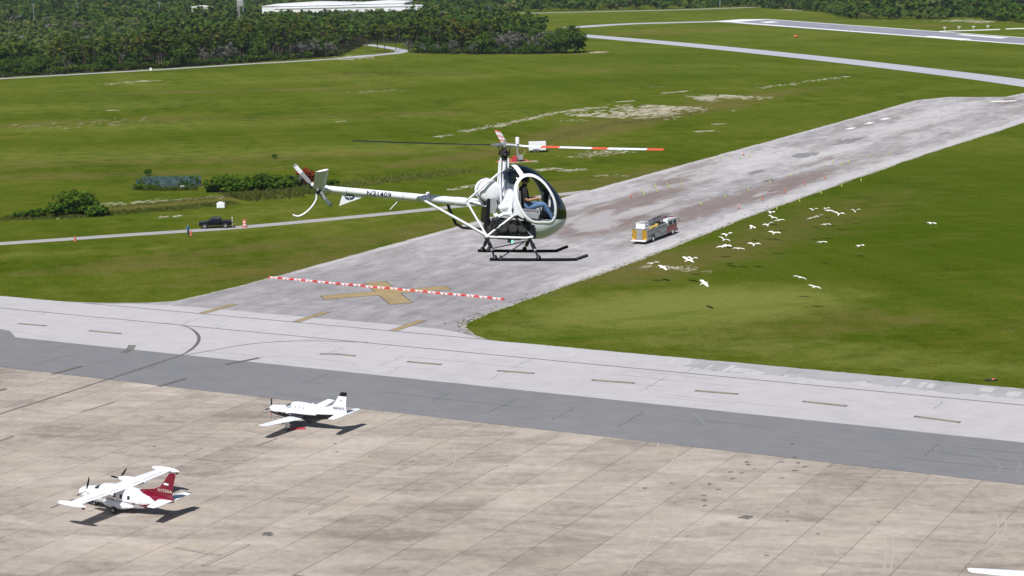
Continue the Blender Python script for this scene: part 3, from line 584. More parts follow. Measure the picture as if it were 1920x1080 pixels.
# small roads, far taxiway and far runway ---------------------------
def road(name, pxl, width, z, mat, n=6, wfun=None):
    P = [gp(*p) for p in pxl]; C = catmull(P, n); o = ribbon(name, C, width, z, mat, None)
    return tag(o, kind='structure')
road('narrow_road', [(-120, 465), (0, 457), (240, 440.5), (440, 427), (640, 409), (820, 391), (960, 375), (1110, 358)], 3.4, 0.009, M['road'], 8)
road('wood_road', [(-200, 158), (0, 147.5), (150, 139), (300, 130.5), (450, 121), (620, 111), (700, 104), (760, 97)], 7.0, 0.02, M['road'], 6)
road('curved_drive', [(690, 84), (720, 88), (748, 93), (752, 97), (735, 101), (690, 104), (660, 107)], 6.0, 0.03, M['farpave'], 8)
road('far_road', [(700, 32), (890, 27.5), (1050, 23.5), (1250, 19), (1400, 14), (1500, 10)], 11, 0.03, M['road'], 6)
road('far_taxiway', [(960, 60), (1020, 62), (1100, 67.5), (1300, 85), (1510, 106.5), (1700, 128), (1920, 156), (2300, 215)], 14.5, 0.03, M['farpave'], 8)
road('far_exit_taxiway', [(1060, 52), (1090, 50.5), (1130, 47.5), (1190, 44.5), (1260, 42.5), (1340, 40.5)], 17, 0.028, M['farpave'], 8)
def farquad(name, pts, z, mat, parent=None):
    o = flat_poly(name, [gp(*p) for p in pts], z, mat, parent)
    return o
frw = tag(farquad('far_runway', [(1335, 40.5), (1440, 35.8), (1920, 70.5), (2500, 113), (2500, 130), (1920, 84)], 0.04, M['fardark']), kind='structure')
farquad('threshold_block', [(1330, 40.5), (1390, 36.2), (1440, 36.6), (1376, 41.6)], 0.055, M['mark_white'], frw)
farquad('aiming_block', [(1424, 41.2), (1448, 40), (1462, 41.6), (1438, 43.2)], 0.055, M['mark_white'], frw)
farquad('runway_edge_line', [(1372, 42.4), (1386, 41.8), (1920, 82.6), (2500, 128), (2500, 130), (1920, 84)], 0.055, M['mark_white'], frw)
farquad('runway_edge_line', [(1388, 36.2), (1440, 36.0), (1920, 70.5), (2500, 113), (2500, 114), (1920, 71.3), (1440, 36.7)], 0.06, M['mark_white'], frw)
farquad('aiming_block', [(1726, 69), (1745, 67.3), (1824, 73.6), (1804, 75.8)], 0.062, M['mark_white'], frw)
farquad('aiming_block', [(1792, 65.4), (1806, 64.4), (1892, 70.6), (1876, 72.4)], 0.062, M['mark_white'], frw)
for k in range(4):
    ribbon('centre_mark', [gp(1530 + 60 * k, 47 + 5 * k), gp(1556 + 60 * k, 49 + 5 * k)], 1.6, 0.062, M['farpave'], frw)
tag(farquad('light_pier', [(1760, 58.4), (1874, 54.6), (1876, 56.0), (1764, 59.6)], 0.05, M['mark_white']), kind='structure')
tag(farquad('light_pier', [(1886, 53.6), (1990, 50.0), (1990, 51.8), (1886, 55.2)], 0.05, M['mark_white']), kind='structure')

# bare sand and dead-grass patches, each a ragged scatter of fragments
def sand_scatter(pxl, width, count, size, seed, jit=1.0):
    r = np.random.default_rng(seed); C = [np.array(gp(*p)[:2]) for p in pxl]
    seg = [np.linalg.norm(C[i + 1] - C[i]) for i in range(len(C) - 1)]; tot = sum(seg)
    V, Fc = [], []
    for _ in range(int(count * 2.4)):
        d = r.uniform(0, tot); i = 0
        while i < len(seg) - 1 and d > seg[i]: d -= seg[i]; i += 1
        t = (C[i + 1] - C[i]) / seg[i]; p = C[i] + t * d + np.array([-t[1], t[0]]) * r.normal(0, width)
        n = 9; s = size * .62 * r.uniform(0.25, 1.25) ** 1.4; a0 = math.atan2(t[1], t[0]); b = len(V)
        for k in range(n):
            th = 2 * math.pi * k / n; q = r.uniform(0.55, 1.25)
            x, y = s * 2.0 * q * math.cos(th), s * 0.9 * q * math.sin(th)
            V.append((p[0] + x * math.cos(a0) - y * math.sin(a0), p[1] + x * math.sin(a0) + y * math.cos(a0), 0.005 + r.uniform(0, 0.006)))
        Fc.append(tuple(range(b, b + n)))
    return V, Fc
SV, SF = [], []
for (pl, w_, c_, s_) in [
    ([(815, 257), (850, 253)], 0.8, 14, 0.7), ([(868, 247), (930, 236), (985, 224), (1035, 213), (1075, 207), (1110, 202)], 1.2, 150, 0.8),
    ([(1155, 191), (1188, 189)], 0.8, 16, 0.9), ([(1245, 175), (1290, 170)], 0.8, 20, 0.9),
    ([(1305, 185), (1340, 184), (1380, 179)], 6, 150, 1.0), ([(1130, 220), (1200, 209), (1275, 199)], 8, 330, 1.1), ([(1230, 218), (1260, 212)], 3, 30, 0.8),
    ([(1305, 247), (1340, 245)], 0.8, 20, 0.7), ([(1335, 233), (1360, 232)], 0.6, 12, 0.6), ([(1070, 295), (1110, 290), (1185, 284)], 2.2, 60, 0.5), ([(1090, 288), (1180, 279)], 2, 40, 0.45),
    ([(955, 305), (1005, 302)], 0.9, 40, 0.7), ([(1000, 320), (1045, 315)], 1.0, 45, 0.6), ([(1048, 321), (1095, 317)], 1, 30, 0.55), ([(845, 356), (890, 347)], 0.9, 26, 0.5), ([(1125, 332), (1165, 328)], 1.6, 14, 0.4),
    ([(1195, 503), (1225, 499)], 0.6, 12, 0.3), ([(1240, 502), (1262, 500), (1300, 507)], 0.9, 60, 0.26), ([(1320, 510), (1335, 508)], 0.4, 8, 0.2),
    ([(195, 158), (290, 150)], 3, 40, 1.0), ([(1112, 99), (1132, 97)], 1.6, 40, 1.6), ([(1775, 38), (1870, 42)], 7, 60, 2.2), ([(1470, 17), (1500, 20)], 2, 26, 2.0),
    ([(200, 207), (220, 206)], 1, 10, 0.8), ([(630, 228), (648, 227)], 0.5, 8, 0.6), ([(170, 386), (280, 378), (400, 370), (470, 362)], 1.2, 90, 0.45), ([(620, 112), (700, 104)], 5, 70, 1.5), ([(1420, 166), (1500, 155), (1590, 143)], 1.2, 60, 0.8), ([(290, 408), (340, 404)], 0.8, 16, 0.4), ([(100, 407), (125, 409)], 0.6, 14, 0.35), ([(1180, 165), (1240, 162)], 2, 10, 0.5),
    ([(1080, 209), (1150, 200)], 2.5, 18, 0.45), ([(1040, 228), (1100, 225)], 2.0, 16, 0.5), ([(640, 175), (760, 168)], 4, 20, 0.7), ([(20, 240), (300, 222)], 6, 30, 0.7)]:
    a, b = sand_scatter(pl, w_, c_, s_, len(SV) + 3); o0 = len(SV); SV += a; SF += [tuple(i + o0 for i in f) for f in b]
me = bpy.data.meshes.new('sand'); me.from_pydata(SV, [], SF); me.materials.append(M['sand'])
tag(link_obj('sand', me), label='pale bare sand fragments scattered over the airfield grass', kind='stuff')
# crumbled turf along the right runway edge
CV, CF = [], []
for _ in range(300):
    u = rng.uniform(196, 330) if rng.random() < .8 else rng.uniform(193, 205); v = np.interp(u, kr[:, 0], kr[:, 1]) + abs(rng.normal(0, 0.9)) * (-1 if rng.random() < .75 else 0.3)
    s = rng.uniform(0.05, 0.22); c = vu(v, u); b = len(CV)
    for k in range(7):
        t = 2 * math.pi * k / 7; q = rng.uniform(.5, 1.3); CV.append((c[0] + s * q * math.cos(t), c[1] + 1.4 * s * q * math.sin(t), 0.03 + rng.uniform(0, .006)))
    CF.append(tuple(range(b, b + 7)))
me = bpy.data.meshes.new('turf_crumbs'); me.from_pydata(CV, [], CF); me.materials.append(paint('dry_turf', (0.12, 0.11, 0.06), 0.95, vary=0.3, scale=0.5))
tag(link_obj('turf_crumbs', me), label='brown turf crumbs along the edge of the closed runway', kind='stuff')

# ================================================================== VEGETATION
def leaf_quads(centers, rad, n, size, r, flat=0.35, core=None):
    """n leaf quads per clump on and inside the clumps' ellipsoids; returns verts (k*4,3)"""
    centers = np.asarray(centers, float); rad = np.asarray(rad, float)
    if rad.ndim == 1: rad = np.repeat(rad[None], len(centers), 0)
    C = np.repeat(centers, n, 0); Rd = np.repeat(rad, n, 0); k = len(C)
    d = r.normal(0, 1, (k, 3)); d /= np.linalg.norm(d, axis=1, keepdims=True)
    p = C + d * Rd * (r.uniform(0.35, 1.05, (k, 1)) ** 0.6)
    out = None
    if core is not None: out = p - np.asarray(core); out /= np.linalg.norm(out, axis=1, keepdims=True) + 1e-9
    nrm = (d if out is None else out * .8 + d * .35) * (1 - flat) + r.normal(0, 0.30, (k, 3)) + np.array([0, 0, flat]); nrm /= np.linalg.norm(nrm, axis=1, keepdims=True)
    a = np.cross(nrm, r.normal(0, 1, (k, 3))); a /= np.linalg.norm(a, axis=1, keepdims=True) + 1e-9; b = np.cross(nrm, a)
    s = size * r.uniform(0.6, 1.35, (k, 1)); asp = r.uniform(0.55, 1.0, (k, 1))
    a = a * s; b = b * s * asp; bend = nrm * s * 0.15
    V = np.stack([p - a - b * .4, p + a * .3 - b, p + a + b * .35 - bend, p - a * .25 + b], 1).reshape(-1, 3)
    return V
def quads_mesh(name, V, tint, mat):
    n = len(V) // 4
    return np_mesh(name, V, np.arange(n * 4).reshape(n, 4), mat, dict(tint=np.repeat(tint, 4) if len(tint) == n else tint))
def trunk_mb(mb, pts, rs, n=6): mb.tube(pts, rs, n)
def make_pine(seed, h=15.0, leaf=0.62, brown=0.0):
    r = np.random.default_rng(seed); mb = MB()
    lean = r.normal(0, 0.5, 2); top = np.array([lean[0], lean[1], h * 0.93])
    stem = [(0, 0, -0.2), (lean[0] * .15 + r.normal(0, .12), lean[1] * .15, h * .3), (lean[0] * .5, lean[1] * .5 + r.normal(0, .15), h * .62), tuple(top)]
    mb.tube(stem, [0.24, 0.19, 0.13, 0.04], 7)
    cs, rd, tn = [], [], []
    nb = int(r.integers(13, 19))
    for i in range(nb):
        f = r.uniform(0.48, 1.0) ** 0.9; z = h * f; reach = (0.9 + 2.9 * math.sin(math.pi * min(1, (1.06 - f) / 0.62) ** 0.8)) * r.uniform(0.55, 1.1); an = r.uniform(0, 2 * math.pi)
        b0 = np.array([np.interp(z, [0, h * .62, h * .93], [0, stem[2][0], top[0]]), np.interp(z, [0, h * .62, h * .93], [0, stem[2][1], top[1]]), z - 0.6])
        e = b0 + np.array([reach * math.cos(an), reach * math.sin(an), r.uniform(0.3, 1.3)])
        mb.tube([b0, (b0 + e) / 2 + (0, 0, 0.25), e], [0.07, 0.05, 0.02], 4)
        for q in range(int(r.integers(1, 3))):
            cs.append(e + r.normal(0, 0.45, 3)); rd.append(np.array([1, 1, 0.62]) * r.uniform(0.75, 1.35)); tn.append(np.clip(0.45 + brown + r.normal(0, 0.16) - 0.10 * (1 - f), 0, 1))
    n = 26
    V = leaf_quads(cs, rd, n, leaf, r); T = np.clip(np.repeat(tn, n) + r.normal(0, .03, len(cs) * n), 0, 1)
    return mb, V, T
def make_broad(seed, h=10.0, w=6.0, leaf=0.55, low=0.15, n=16, k=34):
    r = np.random.default_rng(seed); mb = MB(); cs, rd, tn = [], [], []
    mb.tube([(0, 0, -.2), (r.normal(0, .2), r.normal(0, .2), h * .25), (r.normal(0, .4), r.normal(0, .4), h * .55)], [0.035 * h, 0.026 * h, 0.012 * h], 7)
    for i in range(k):
        d = r.normal(0, 1, 3); d[2] = abs(d[2]) * 0.9 - (0.25 if low > .06 else .85 * (r.random() < .6)); d /= np.linalg.norm(d); q = r.uniform(0.55, 0.95) * r.uniform(0.8, 1.12)
        c = np.array([d[0] * w * q, d[1] * w * q, h * (low + (1 - low) * 0.45) + d[2] * h * (1 - low) * 0.5 * q]); c[2] = max(c[2], 0.6)
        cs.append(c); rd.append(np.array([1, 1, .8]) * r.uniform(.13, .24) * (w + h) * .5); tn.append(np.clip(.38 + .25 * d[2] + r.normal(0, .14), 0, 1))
        if i % 4 == 0: mb.tube([(0, 0, h * .22), tuple(c * .55 + np.array([0, 0, h * .12])), tuple(c)], [.018 * h, .011 * h, .004 * h], 5)
    V = leaf_quads(cs, rd, n, leaf, r); T = np.clip(np.repeat(tn, n) + r.normal(0, .03, len(cs) * n), 0, 1)
    return mb, V, T
def make_grey(seed, h=7.0, w=3.2):
    r = np.random.default_rng(seed); mb = MB(); cs, rd, tn = [], [], []
    for i in range(6):
        an = r.uniform(0, 6.28); e = np.array([w * .5 * math.cos(an), w * .5 * math.sin(an), h * r.uniform(.55, .8)]); m_ = np.array([e[0] * .4, e[1] * .4, h * .3])
        mb.tube([(0, 0, -.1), tuple(m_), tuple(e)], [.13, .09, .05], 5)
        for j in range(4):
            f = e + r.normal(0, 1, 3) * np.array([w * .35, w * .35, h * .16]); mb.tube([tuple(e), tuple((e + f) / 2 + (0, 0, .2)), tuple(f)], [.05, .035, .015], 4)
            cs.append(f); rd.append(np.array([1, 1, .8]) * r.uniform(.6, 1.1)); tn.append(r.uniform(.2, .9))
    V = leaf_quads(cs, rd, 13, .36, r, .1); T = np.repeat(tn, 13)
    return mb, V, T
def plant_proto(name, maker, leafmat, barkmat, label, cat, group=None):
    mb, V, T = maker; root = empty(name, (0, 0, -50), (0, 0, 0), label, cat, group)
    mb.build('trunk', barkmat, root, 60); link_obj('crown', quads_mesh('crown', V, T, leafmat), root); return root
class Kind:
    """prototypes of one kind of plant, the first planting of each uses it up, later ones copy it"""
    def __init__(s, protos): s.p = protos; s.used = set()
    def plant(s, i, x, y, sc, label=None, group=None, z=0.0, rz=None, sz=None):
        i %= len(s.p); o = s.p[i] if i not in s.used else copy_tree(s.p[i]); s.used.add(i)
        o.location = (x, y, z); o.rotation_euler = (0, 0, random.uniform(0, 6.28) if rz is None else rz); o.scale = (sc, sc, sz or sc)
        if label: o['label'] = label
        if group: o['group'] = group
        return o
PINE_L = 'tall slender pine with bare trunk in the front rows of the wood'
G_FRONT = 'trees at the edge of the wood'
pines = Kind([plant_proto('pine_tree', make_pine(100 + i, 15, 0.56, (0.0, .05, .12, .20, .0, .30, .08, .02)[i]), M['pine_leaf'], M['bark'], PINE_L, 'pine tree', G_FRONT) for i in range(8)])
OAK_L = 'dark broadleaf tree standing between the pines of the wood'
oaks = Kind([plant_proto('broadleaf_tree', make_broad(200 + i, 9, 4.6, .44, .05, 24, 44), M['oak_leaf'], M['bark'], OAK_L, 'tree', G_FRONT) for i in range(5)])
GREY_L = 'leafless grey shrubby tree at the edge of the wood'
greys = Kind([plant_proto('bare_tree', make_grey(300 + i), M['grey_twig'], M['grey_bark'], GREY_L, 'tree', 'bare grey trees of the wood edge') for i in range(4)])
BUSH_L = 'low yellow-green palmetto scrub along the foot of the wood'
def make_palmetto(seed):
    r = np.random.default_rng(seed); mb = MB(); V = []
    for i in range(9):
        cx, cy = r.normal(0, 1.0, 2); hh = r.uniform(.8, 1.7); mb.tube([(cx * .3, cy * .3, -.1), (cx, cy, hh)], [.06, .04], 4)
        for k in range(11):
            an = r.uniform(0, 6.28); el = r.uniform(-.2, 1.0); L = r.uniform(.7, 1.2); d = np.array([math.cos(an) * math.cos(el), math.sin(an) * math.cos(el), math.sin(el)]); s_ = np.array([-math.sin(an), math.cos(an), 0]) * .24
            p = np.array([cx, cy, hh]); V += [p, p + d * L * .55 - s_, p + d * L - np.array([0, 0, .25]), p + d * L * .55 + s_]
    V = np.array(V); return mb, V, np.clip(np.repeat(r.normal(.62, .15, len(V) // 4), 1), 0, 1)
palms = Kind([plant_proto('palmetto', make_palmetto(400 + i), M['bush_leaf'], M['bark'], BUSH_L, 'shrub', 'palmettos at the foot of the wood') for i in range(4)])

# front rows: along the wood road, then round the point of the grove
def along_px(pl, t):
    n = len(pl) - 1; i = min(int(t * n), n - 1); f = t * n - i
    return pl[i][0] + (pl[i + 1][0] - pl[i][0]) * f, pl[i][1] + (pl[i + 1][1] - pl[i][1]) * f
edge1 = [(-30, 146.5), (100, 139.5), (200, 133.5), (300, 128), (400, 121.5), (500, 115), (640, 105)]
edge2 = [(765, 99), (800, 100), (850, 101.5), (900, 102), (950, 102), (1000, 101.5), (1045, 100.5)]
random.seed(21)
def clear_of_drive(x, y):
    a = gp(720, 92); return math.hypot((x - a[0]) / 15, (y - a[1]) / 75) > 1
for k in range(96):
    t = (k + random.random()) / 96; px, py = along_px(edge1, t); x, y, _ = gp(px, py); back = random.uniform(6, 60) if k % 3 else random.uniform(2, 14)
    y += back; x -= back * 0.1
    if not clear_of_drive(x, y): continue
    if px < 95: s = random.uniform(.42, .58)
    elif px < 250: s = random.uniform(.68, .92)
    else: s = random.uniform(.80, 1.12)
    if px < 95 or random.random() < .22: oaks.plant(k, x, y, s * random.uniform(.9, 1.25) if px > 95 else random.uniform(.6, .85))
    else: pines.plant(k * 3 + 1, x, y, s)
big = gp(116, 134.5); pines.plant(5, big[0], big[1] + 6, 1.10, 'tall rust-tinged pine standing alone above the scrub near the road bend', G_FRONT)
for k in range(96):
    t = (k + random.random()) / 96; px, py = along_px(edge1, t); x, y, _ = gp(px, py); y += random.uniform(-3, 7)
    if random.random() < .70: palms.plant(k, x, y, random.uniform(.9, 1.7))
    else: oaks.plant(k, x, y + 4, random.uniform(.30, .5), 'small round bush under the pines along the wood road', 'low bushes under the pines')
for k in range(14):
    px, py = along_px(edge1, random.uniform(.55, 1)); x, y, _ = gp(px, py); greys.plant(k, x, y + random.uniform(2, 10), random.uniform(.8, 1.25))
for k in range(80):
    t = (k + random.random()) / 80; px, py = along_px(edge2, t); x, y, _ = gp(px, py); back = random.uniform(8, 75) if k % 3 else random.uniform(3, 16); y += back
    lim = 1.0 if px < 940 else max(.25, 1 - (px - 940) / 150)
    if px > 930: 
        if random.random() < .7: greys.plant(k, x, y - back + random.uniform(4, 22), random.uniform(.9, 1.35))
        else: oaks.plant(k, x, y, random.uniform(.7, 1.0))
    elif random.random() < .3: oaks.plant(k, x, y, random.uniform(.75, 1.1))
    else: pines.plant(k * 3 + 2, x, y, random.uniform(.80, 1.02))
for k in range(36):
    px, py = along_px(edge2, (k + random.random()) / 36); x, y, _ = gp(px, py); q = random.random()
    if q < .4: greys.plant(k, x, y + random.uniform(0, 6), random.uniform(.6, 1.0))
    elif q < .75: oaks.plant(k, x, y + 2, random.uniform(.35, .6), 'small round bush at the grassy foot of the grove', 'low bushes of the grove edge')
    else: palms.plant(k, x, y, random.uniform(.9, 1.5))
for px, py, s in [(722, 99.5, .95), (708, 97, .85), (742, 94, .9), (690, 98, .9)]:
    x, y, _ = gp(px, py); pines.plant(int(px), x, y, s, 'pine standing in front of the curved drive in the clearing', 'pines by the curved drive')
x, y, _ = gp(1063, 101)
o = plant_proto('live_oak', make_broad(777, 12.8, 9.6, .46, .02, 44, 130), M['oak_leaf'], M['bark'], 'big round dark live oak at the tip of the grove beside the taxiway', 'oak tree'); o.location = (x, y + 8, 0)
x, y, _ = gp(985, 88); o = plant_proto('live_oak', make_broad(778, 13, 9, .46, .05, 40, 90), M['oak_leaf'], M['bark'], 'rounded blue-green oak rising behind the bare grey trees of the grove', 'oak tree'); o.location = (x, y + 60, 0)

# the wood behind: one mass
def in_poly(x, y, poly):
    c = np.zeros(len(x), bool); n = len(poly); j = n - 1
    for i in range(n):
        xi, yi = poly[i]; xj, yj = poly[j]
        c ^= ((yi > y) != (yj > y)) & (x < (xj - xi) * (y - yi) / (yj - yi + 1e-12) + xi); j = i
    return c
def g2(px, py): return gp(px, py)[:2]
tag(flat_poly('wood_floor', [g2(-260, 150), g2(0, 143), g2(200, 131.5), g2(400, 119.5), g2(640, 103.5), g2(690, 82), g2(770, 80), g2(790, 98.5), g2(900, 101), g2(1040, 100), g2(1070, 92), g2(1020, 76), g2(900, 40), (-70, 1365), (-420, 1385), (-760, 1400), (-900, 1000)], 0.012, paint('leaf_litter', (0.030, 0.032, 0.014), 0.95, vary=0.3, scale=0.05, spec=0.0), None), kind='structure')
polyA = [g2(-160, 140), g2(100, 122), g2(300, 112), g2(500, 102), g2(640, 94), g2(690, 78), g2(770, 76), g2(800, 92), g2(900, 93), g2(1000, 91), g2(1020, 76), g2(1005, 62), g2(960, 50), g2(900, 40), g2(872, 34), (-70, 1365), (-420, 1385), (-760, 1400), (-760, 900)]
polyB = [(-760, 1385), (-420, 1375), (-60, 1440), g2(1050, 21.5), g2(1250, 17.2), g2(1400, 12.5), g2(1480, 17.5), g2(1560, 23), g2(1604, 34), g2(1680, 36.5), g2(1760, 36), g2(1800, 30), g2(1850, 34), g2(1885, 41), g2(2050, 52), (900, 1500), (1000, 2700), (-1100, 2700)]
def wood_points(poly, step, seed):
    r = np.random.default_rng(seed); P = np.array(poly); x0, y0 = P.min(0); x1, y1 = P.max(0)
    gx, gy = np.meshgrid(np.arange(x0, x1, step), np.arange(y0, y1, step)); x = gx.ravel() + r.uniform(-.5, .5, gx.size) * step; y = gy.ravel() + r.uniform(-.5, .5, gx.size) * step
    k = in_poly(x, y, poly) & (np.abs(x + 0.0) < 0.30 * y + 40); return np.stack([x[k], y[k]], 1)
def project(P):
    q = np.c_[P, np.full(len(P), -CAM_H)]; d = q @ FW; return 960 + FPX * (q @ EX) / d, 540 + FPX * (q @ EY) / d, d
woods = {'oak_leaf': [], 'pine_leaf': [], 'pale_leaf': [], 'grey_twig': []}; wood_t = {k: [] for k in woods}; TR = MB()
WH0, WH1 = g2(505, 22), g2(785, 25)
def fill_wood(P, seed, hmin, hmax, leafs, nleaf, kclump):
    r = np.random.default_rng(seed); sx, sy, d = project(P)
    from_wh = (np.abs(P[:, 0] + 126) < 80) & (np.abs(P[:, 1] - 1440) < 62)
    hx = gp(375, 37); cl = (np.hypot((P[:, 0] - hx[0]) / 30, (P[:, 1] - hx[1]) / 60) < 1)
    big = np.sin(P[:, 0] * .021 + 1.3) * np.cos(P[:, 1] * .013 + .4) * .5 + np.sin(P[:, 0] * .06 + P[:, 1] * .045) * .3
    for i in range(len(P)):
        if from_wh[i] or cl[i]: continue
        if not clear_of_drive(P[i, 0], P[i, 1]) : continue
        scrub = sx[i] < 330 + 60 * math.sin(d[i] * .02) and 47 + 4 * math.sin(sx[i] * .05) < sy[i] < 122 and P is not None
        if 420 < sx[i] < 800 and d[i] > 1080: continue_h = .62
        else: continue_h = 1.0
        q = r.random()
        if scrub:
            h = r.uniform(3.0, 5.0) if sy[i] > 62 or r.random() < .7 else r.uniform(5, 7); kind = 'pale_leaf' if q < .66 else ('grey_twig' if q < .70 else 'oak_leaf'); w = r.uniform(2.2, 3.8)
        else:
            h = r.uniform(hmin, hmax) * (1 + .20 * big[i]) * continue_h * (r.uniform(.62, .8) if r.random() < .25 else 1); kind = 'oak_leaf' if q < .62 else ('pine_leaf' if q < .90 else ('pale_leaf' if q < .98 else 'grey_twig')); w = r.uniform(2.8, 4.4) if kind == 'pine_leaf' else r.uniform(3.6, 6.6)
        k = kclump; an = r.uniform(0, 6.28, k); rr = w * np.sqrt(r.uniform(.05, 1, k)); lowf = .45 if kind == 'pine_leaf' else .18
        zz = h * (lowf + (1 - lowf) * (1 - (rr / w) ** 2 * .55) * r.uniform(.45, 1.0, k))
        cs = np.stack([P[i, 0] + rr * np.cos(an), P[i, 1] + rr * np.sin(an), zz], 1)
        V = leaf_quads(cs, np.array([1, 1, .8]) * w * .33, nleaf, leafs, r, .25, (P[i, 0], P[i, 1], h * .45)); woods[kind].append(V)
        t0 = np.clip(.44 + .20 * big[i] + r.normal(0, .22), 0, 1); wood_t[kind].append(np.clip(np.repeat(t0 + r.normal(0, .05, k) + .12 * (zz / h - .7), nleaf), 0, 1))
        if d[i] < 1000 and r.random() < .6: TR.tube([(P[i, 0], P[i, 1], 0), (P[i, 0] + r.normal(0, .3), P[i, 1], h * .75)], [.17, .06], 4)
PA = wood_points(polyA, 7.4, 5); near = PA[:, 1] < 1010
fill_wood(PA[near], 11, 9.5, 14.5, 0.84, 10, 10)
PA2 = wood_points(polyA, 8.2, 6); fill_wood(PA2[PA2[:, 1] >= 1010], 12, 9, 14, 1.10, 8, 8)
PB = wood_points(polyB, 11.5, 8); nearb = PB[:, 1] < 1650
fill_wood(PB[nearb], 13, 9, 14, 1.30, 7, 8)
PB2 = wood_points(polyB, 17, 9); fill_wood(PB2[PB2[:, 1] >= 1650], 14, 10, 15, 1.9, 5, 7)
# dense hedge-like front to the far wood
fe = [g2(900, 24.5), g2(1050, 21), g2(1250, 17), g2(1400, 12.5), g2(1480, 17), g2(1560, 23), g2(1604, 34.5), g2(1680, 36.5), g2(1760, 36), g2(1800, 30), g2(1850, 34), g2(1890, 41), g2(1960, 46)]
FP = []
for i in range(len(fe) - 1):
    a, b = np.array(fe[i]), np.array(fe[i + 1]); L = np.linalg.norm(b - a)
    for s in np.arange(0, L, 4.0): FP.append(a + (b - a) * s / L + rng.normal(0, 2.0, 2) + (0, 4))
fill_wood(np.array(FP), 15, 3.5, 8.5, 0.85, 9, 9)
wood_root = empty('wood', (0, 0, 0), (0, 0, 0), 'dense mixed wood of pines and oaks filling the far side of the airfield'); wood_root['kind'] = 'stuff'
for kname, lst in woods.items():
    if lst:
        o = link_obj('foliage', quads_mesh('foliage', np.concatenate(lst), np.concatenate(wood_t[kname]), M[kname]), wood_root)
TR.build('trunks', M['bark'], wood_root)

# bushes and reeds of the drainage ditch, left -----------------------
def bush(name, px, py, w, h, label, mat='bush_leaf', seed=1, k=46, n=34, leaf=.24, cat='bush', elong=1.0, rz=0):
    mb, V, T = make_broad(seed, h, w, leaf, .02, n, k); V = V * np.array([elong, 1, 1])
    V[:, 2] = np.maximum(V[:, 2], .02)
    x, y, _ = gp(px, py); root = empty(name, (x, y + w * .5, 0), (0, 0, rz), label, cat)
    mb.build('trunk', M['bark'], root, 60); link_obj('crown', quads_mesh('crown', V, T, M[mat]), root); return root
bush('round_bush', 142, 404, 4.0, 4.7, 'big rounded yellow-green bush above the ditch near the left edge', seed=31, k=110)
bush('ditch_bush', 105, 407, 2.2, 2.8, 'dark bush just left of the big rounded bush', seed=32)
bush('ditch_bush', 180, 406, 2.4, 2.2, 'low spreading bush just right of the big rounded bush', seed=33)
bush('ditch_bush', 70, 408, 1.6, 1.7, 'small dark shrub in the ditch, second from the left edge', seed=34, k=26)
bush('ditch_bush', 38, 409, 1.7, 1.3, 'low dark shrub in the ditch nearest the left edge', seed=35, k=26)
for i, (px, py, w, h, lab) in enumerate([(400, 361, 2.3, 3.3, 'dark green bush at the left end of the thicket beside the screened fence'), (428, 362, 2.6, 4.0, 'tallest dark bush of the thicket beside the screened fence'), (460, 362, 2.8, 3.2, 'dark bush with dead stems in the middle of the thicket'), (487, 360, 2.6, 4.0, 'dark green domed bush in the right half of the thicket'), (518, 358, 2.8, 3.4, 'broad dark bush right of the middle of the thicket'), (545, 353, 2.3, 2.8, 'dark bush at the right end of the thicket next to the red-leaved tree')]):
    bush('thicket_bush', px, py, w, h, lab, seed=40 + i, k=56)
bush('red_leaved_tree', 574, 348, 2.0, 4.0, 'rust-red leaved small tree behind the tail rotor', 'red_leaf', 51, 44, 26, .24, 'tree')
bush('brown_bush', 556, 352, 1.6, 2.8, 'dark brown bush beside the red-leaved tree', 'grey_twig', 52, 30)
bush('ditch_bush', 615, 352, 2.2, 1.9, 'low dark bush right of the red-leaved tree under the tail boom', seed=53, k=30)
bush('small_shrub', 515, 298, .85, 1.3, 'tiny lone shrub in the middle of the left field', seed=54, k=16, n=24, leaf=.16)
bush('small_shrub', 277, 330, 1.0, 1.5, 'small leafy shrub just behind the screened fence', seed=55, k=18, n=24, leaf=.16)
# reeds and rough grass along the ditch
RV, RT = [], []
def reeds(pxl, width, count, h, tint):
    C = [np.array(gp(*p)[:2]) for p in pxl]
    for _ in range(count):
        i = rng.integers(0, len(C) - 1); f = rng.random(); t = C[i + 1] - C[i]; p = C[i] + t * f; nn = np.array([-t[1], t[0]]) / np.linalg.norm(t); p = p + nn * rng.normal(0, width)
        an = rng.uniform(0, 6.28); s = rng.uniform(.035, .09); hh = h * rng.uniform(.2, 1.1); dx, dy = rng.normal(0, .55 * hh, 2); w = np.array([math.cos(an), math.sin(an)]) * s
        RV.extend([(p[0] - w[0], p[1] - w[1], 0), (p[0] + w[0], p[1] + w[1], 0), (p[0] + w[0] * .6 + dx, p[1] + w[1] * .6 + dy, hh), (p[0] - w[0] * .6 + dx, p[1] - w[1] * .6 + dy, hh * .92)]); RT.append(np.clip(tint + rng.normal(0, .16), 0, 1))
reeds([(440, 372), (500, 366), (560, 362), (640, 352)], 2.8, 12000, .8, .5)
reeds([(640, 350), (720, 338), (800, 330), (880, 318)], 3.2, 3000, .34, .85)
reeds([(0, 410), (110, 408), (220, 400), (330, 391), (440, 380)], 1.5, 6500, .42, .5)
reeds([(180, 392), (300, 381), (420, 369), (480, 363)], .8, 1500, .35, .95)
reeds([(960, 290), (1060, 255), (1150, 232), (1250, 222), (1330, 205)], 2.0, 2600, .32, .9)
reeds([(250, 355), (300, 357), (370, 356)], .7, 900, .9, .3)
reeds([(640, 138), (760, 136), (900, 143)], 6, 900, .6, .5)
me = quads_mesh('reeds', np.array(RV), np.array(RT), M['reed']); tag(link_obj('reeds', me), label='reeds and rough grass along the drainage ditch', kind='stuff')

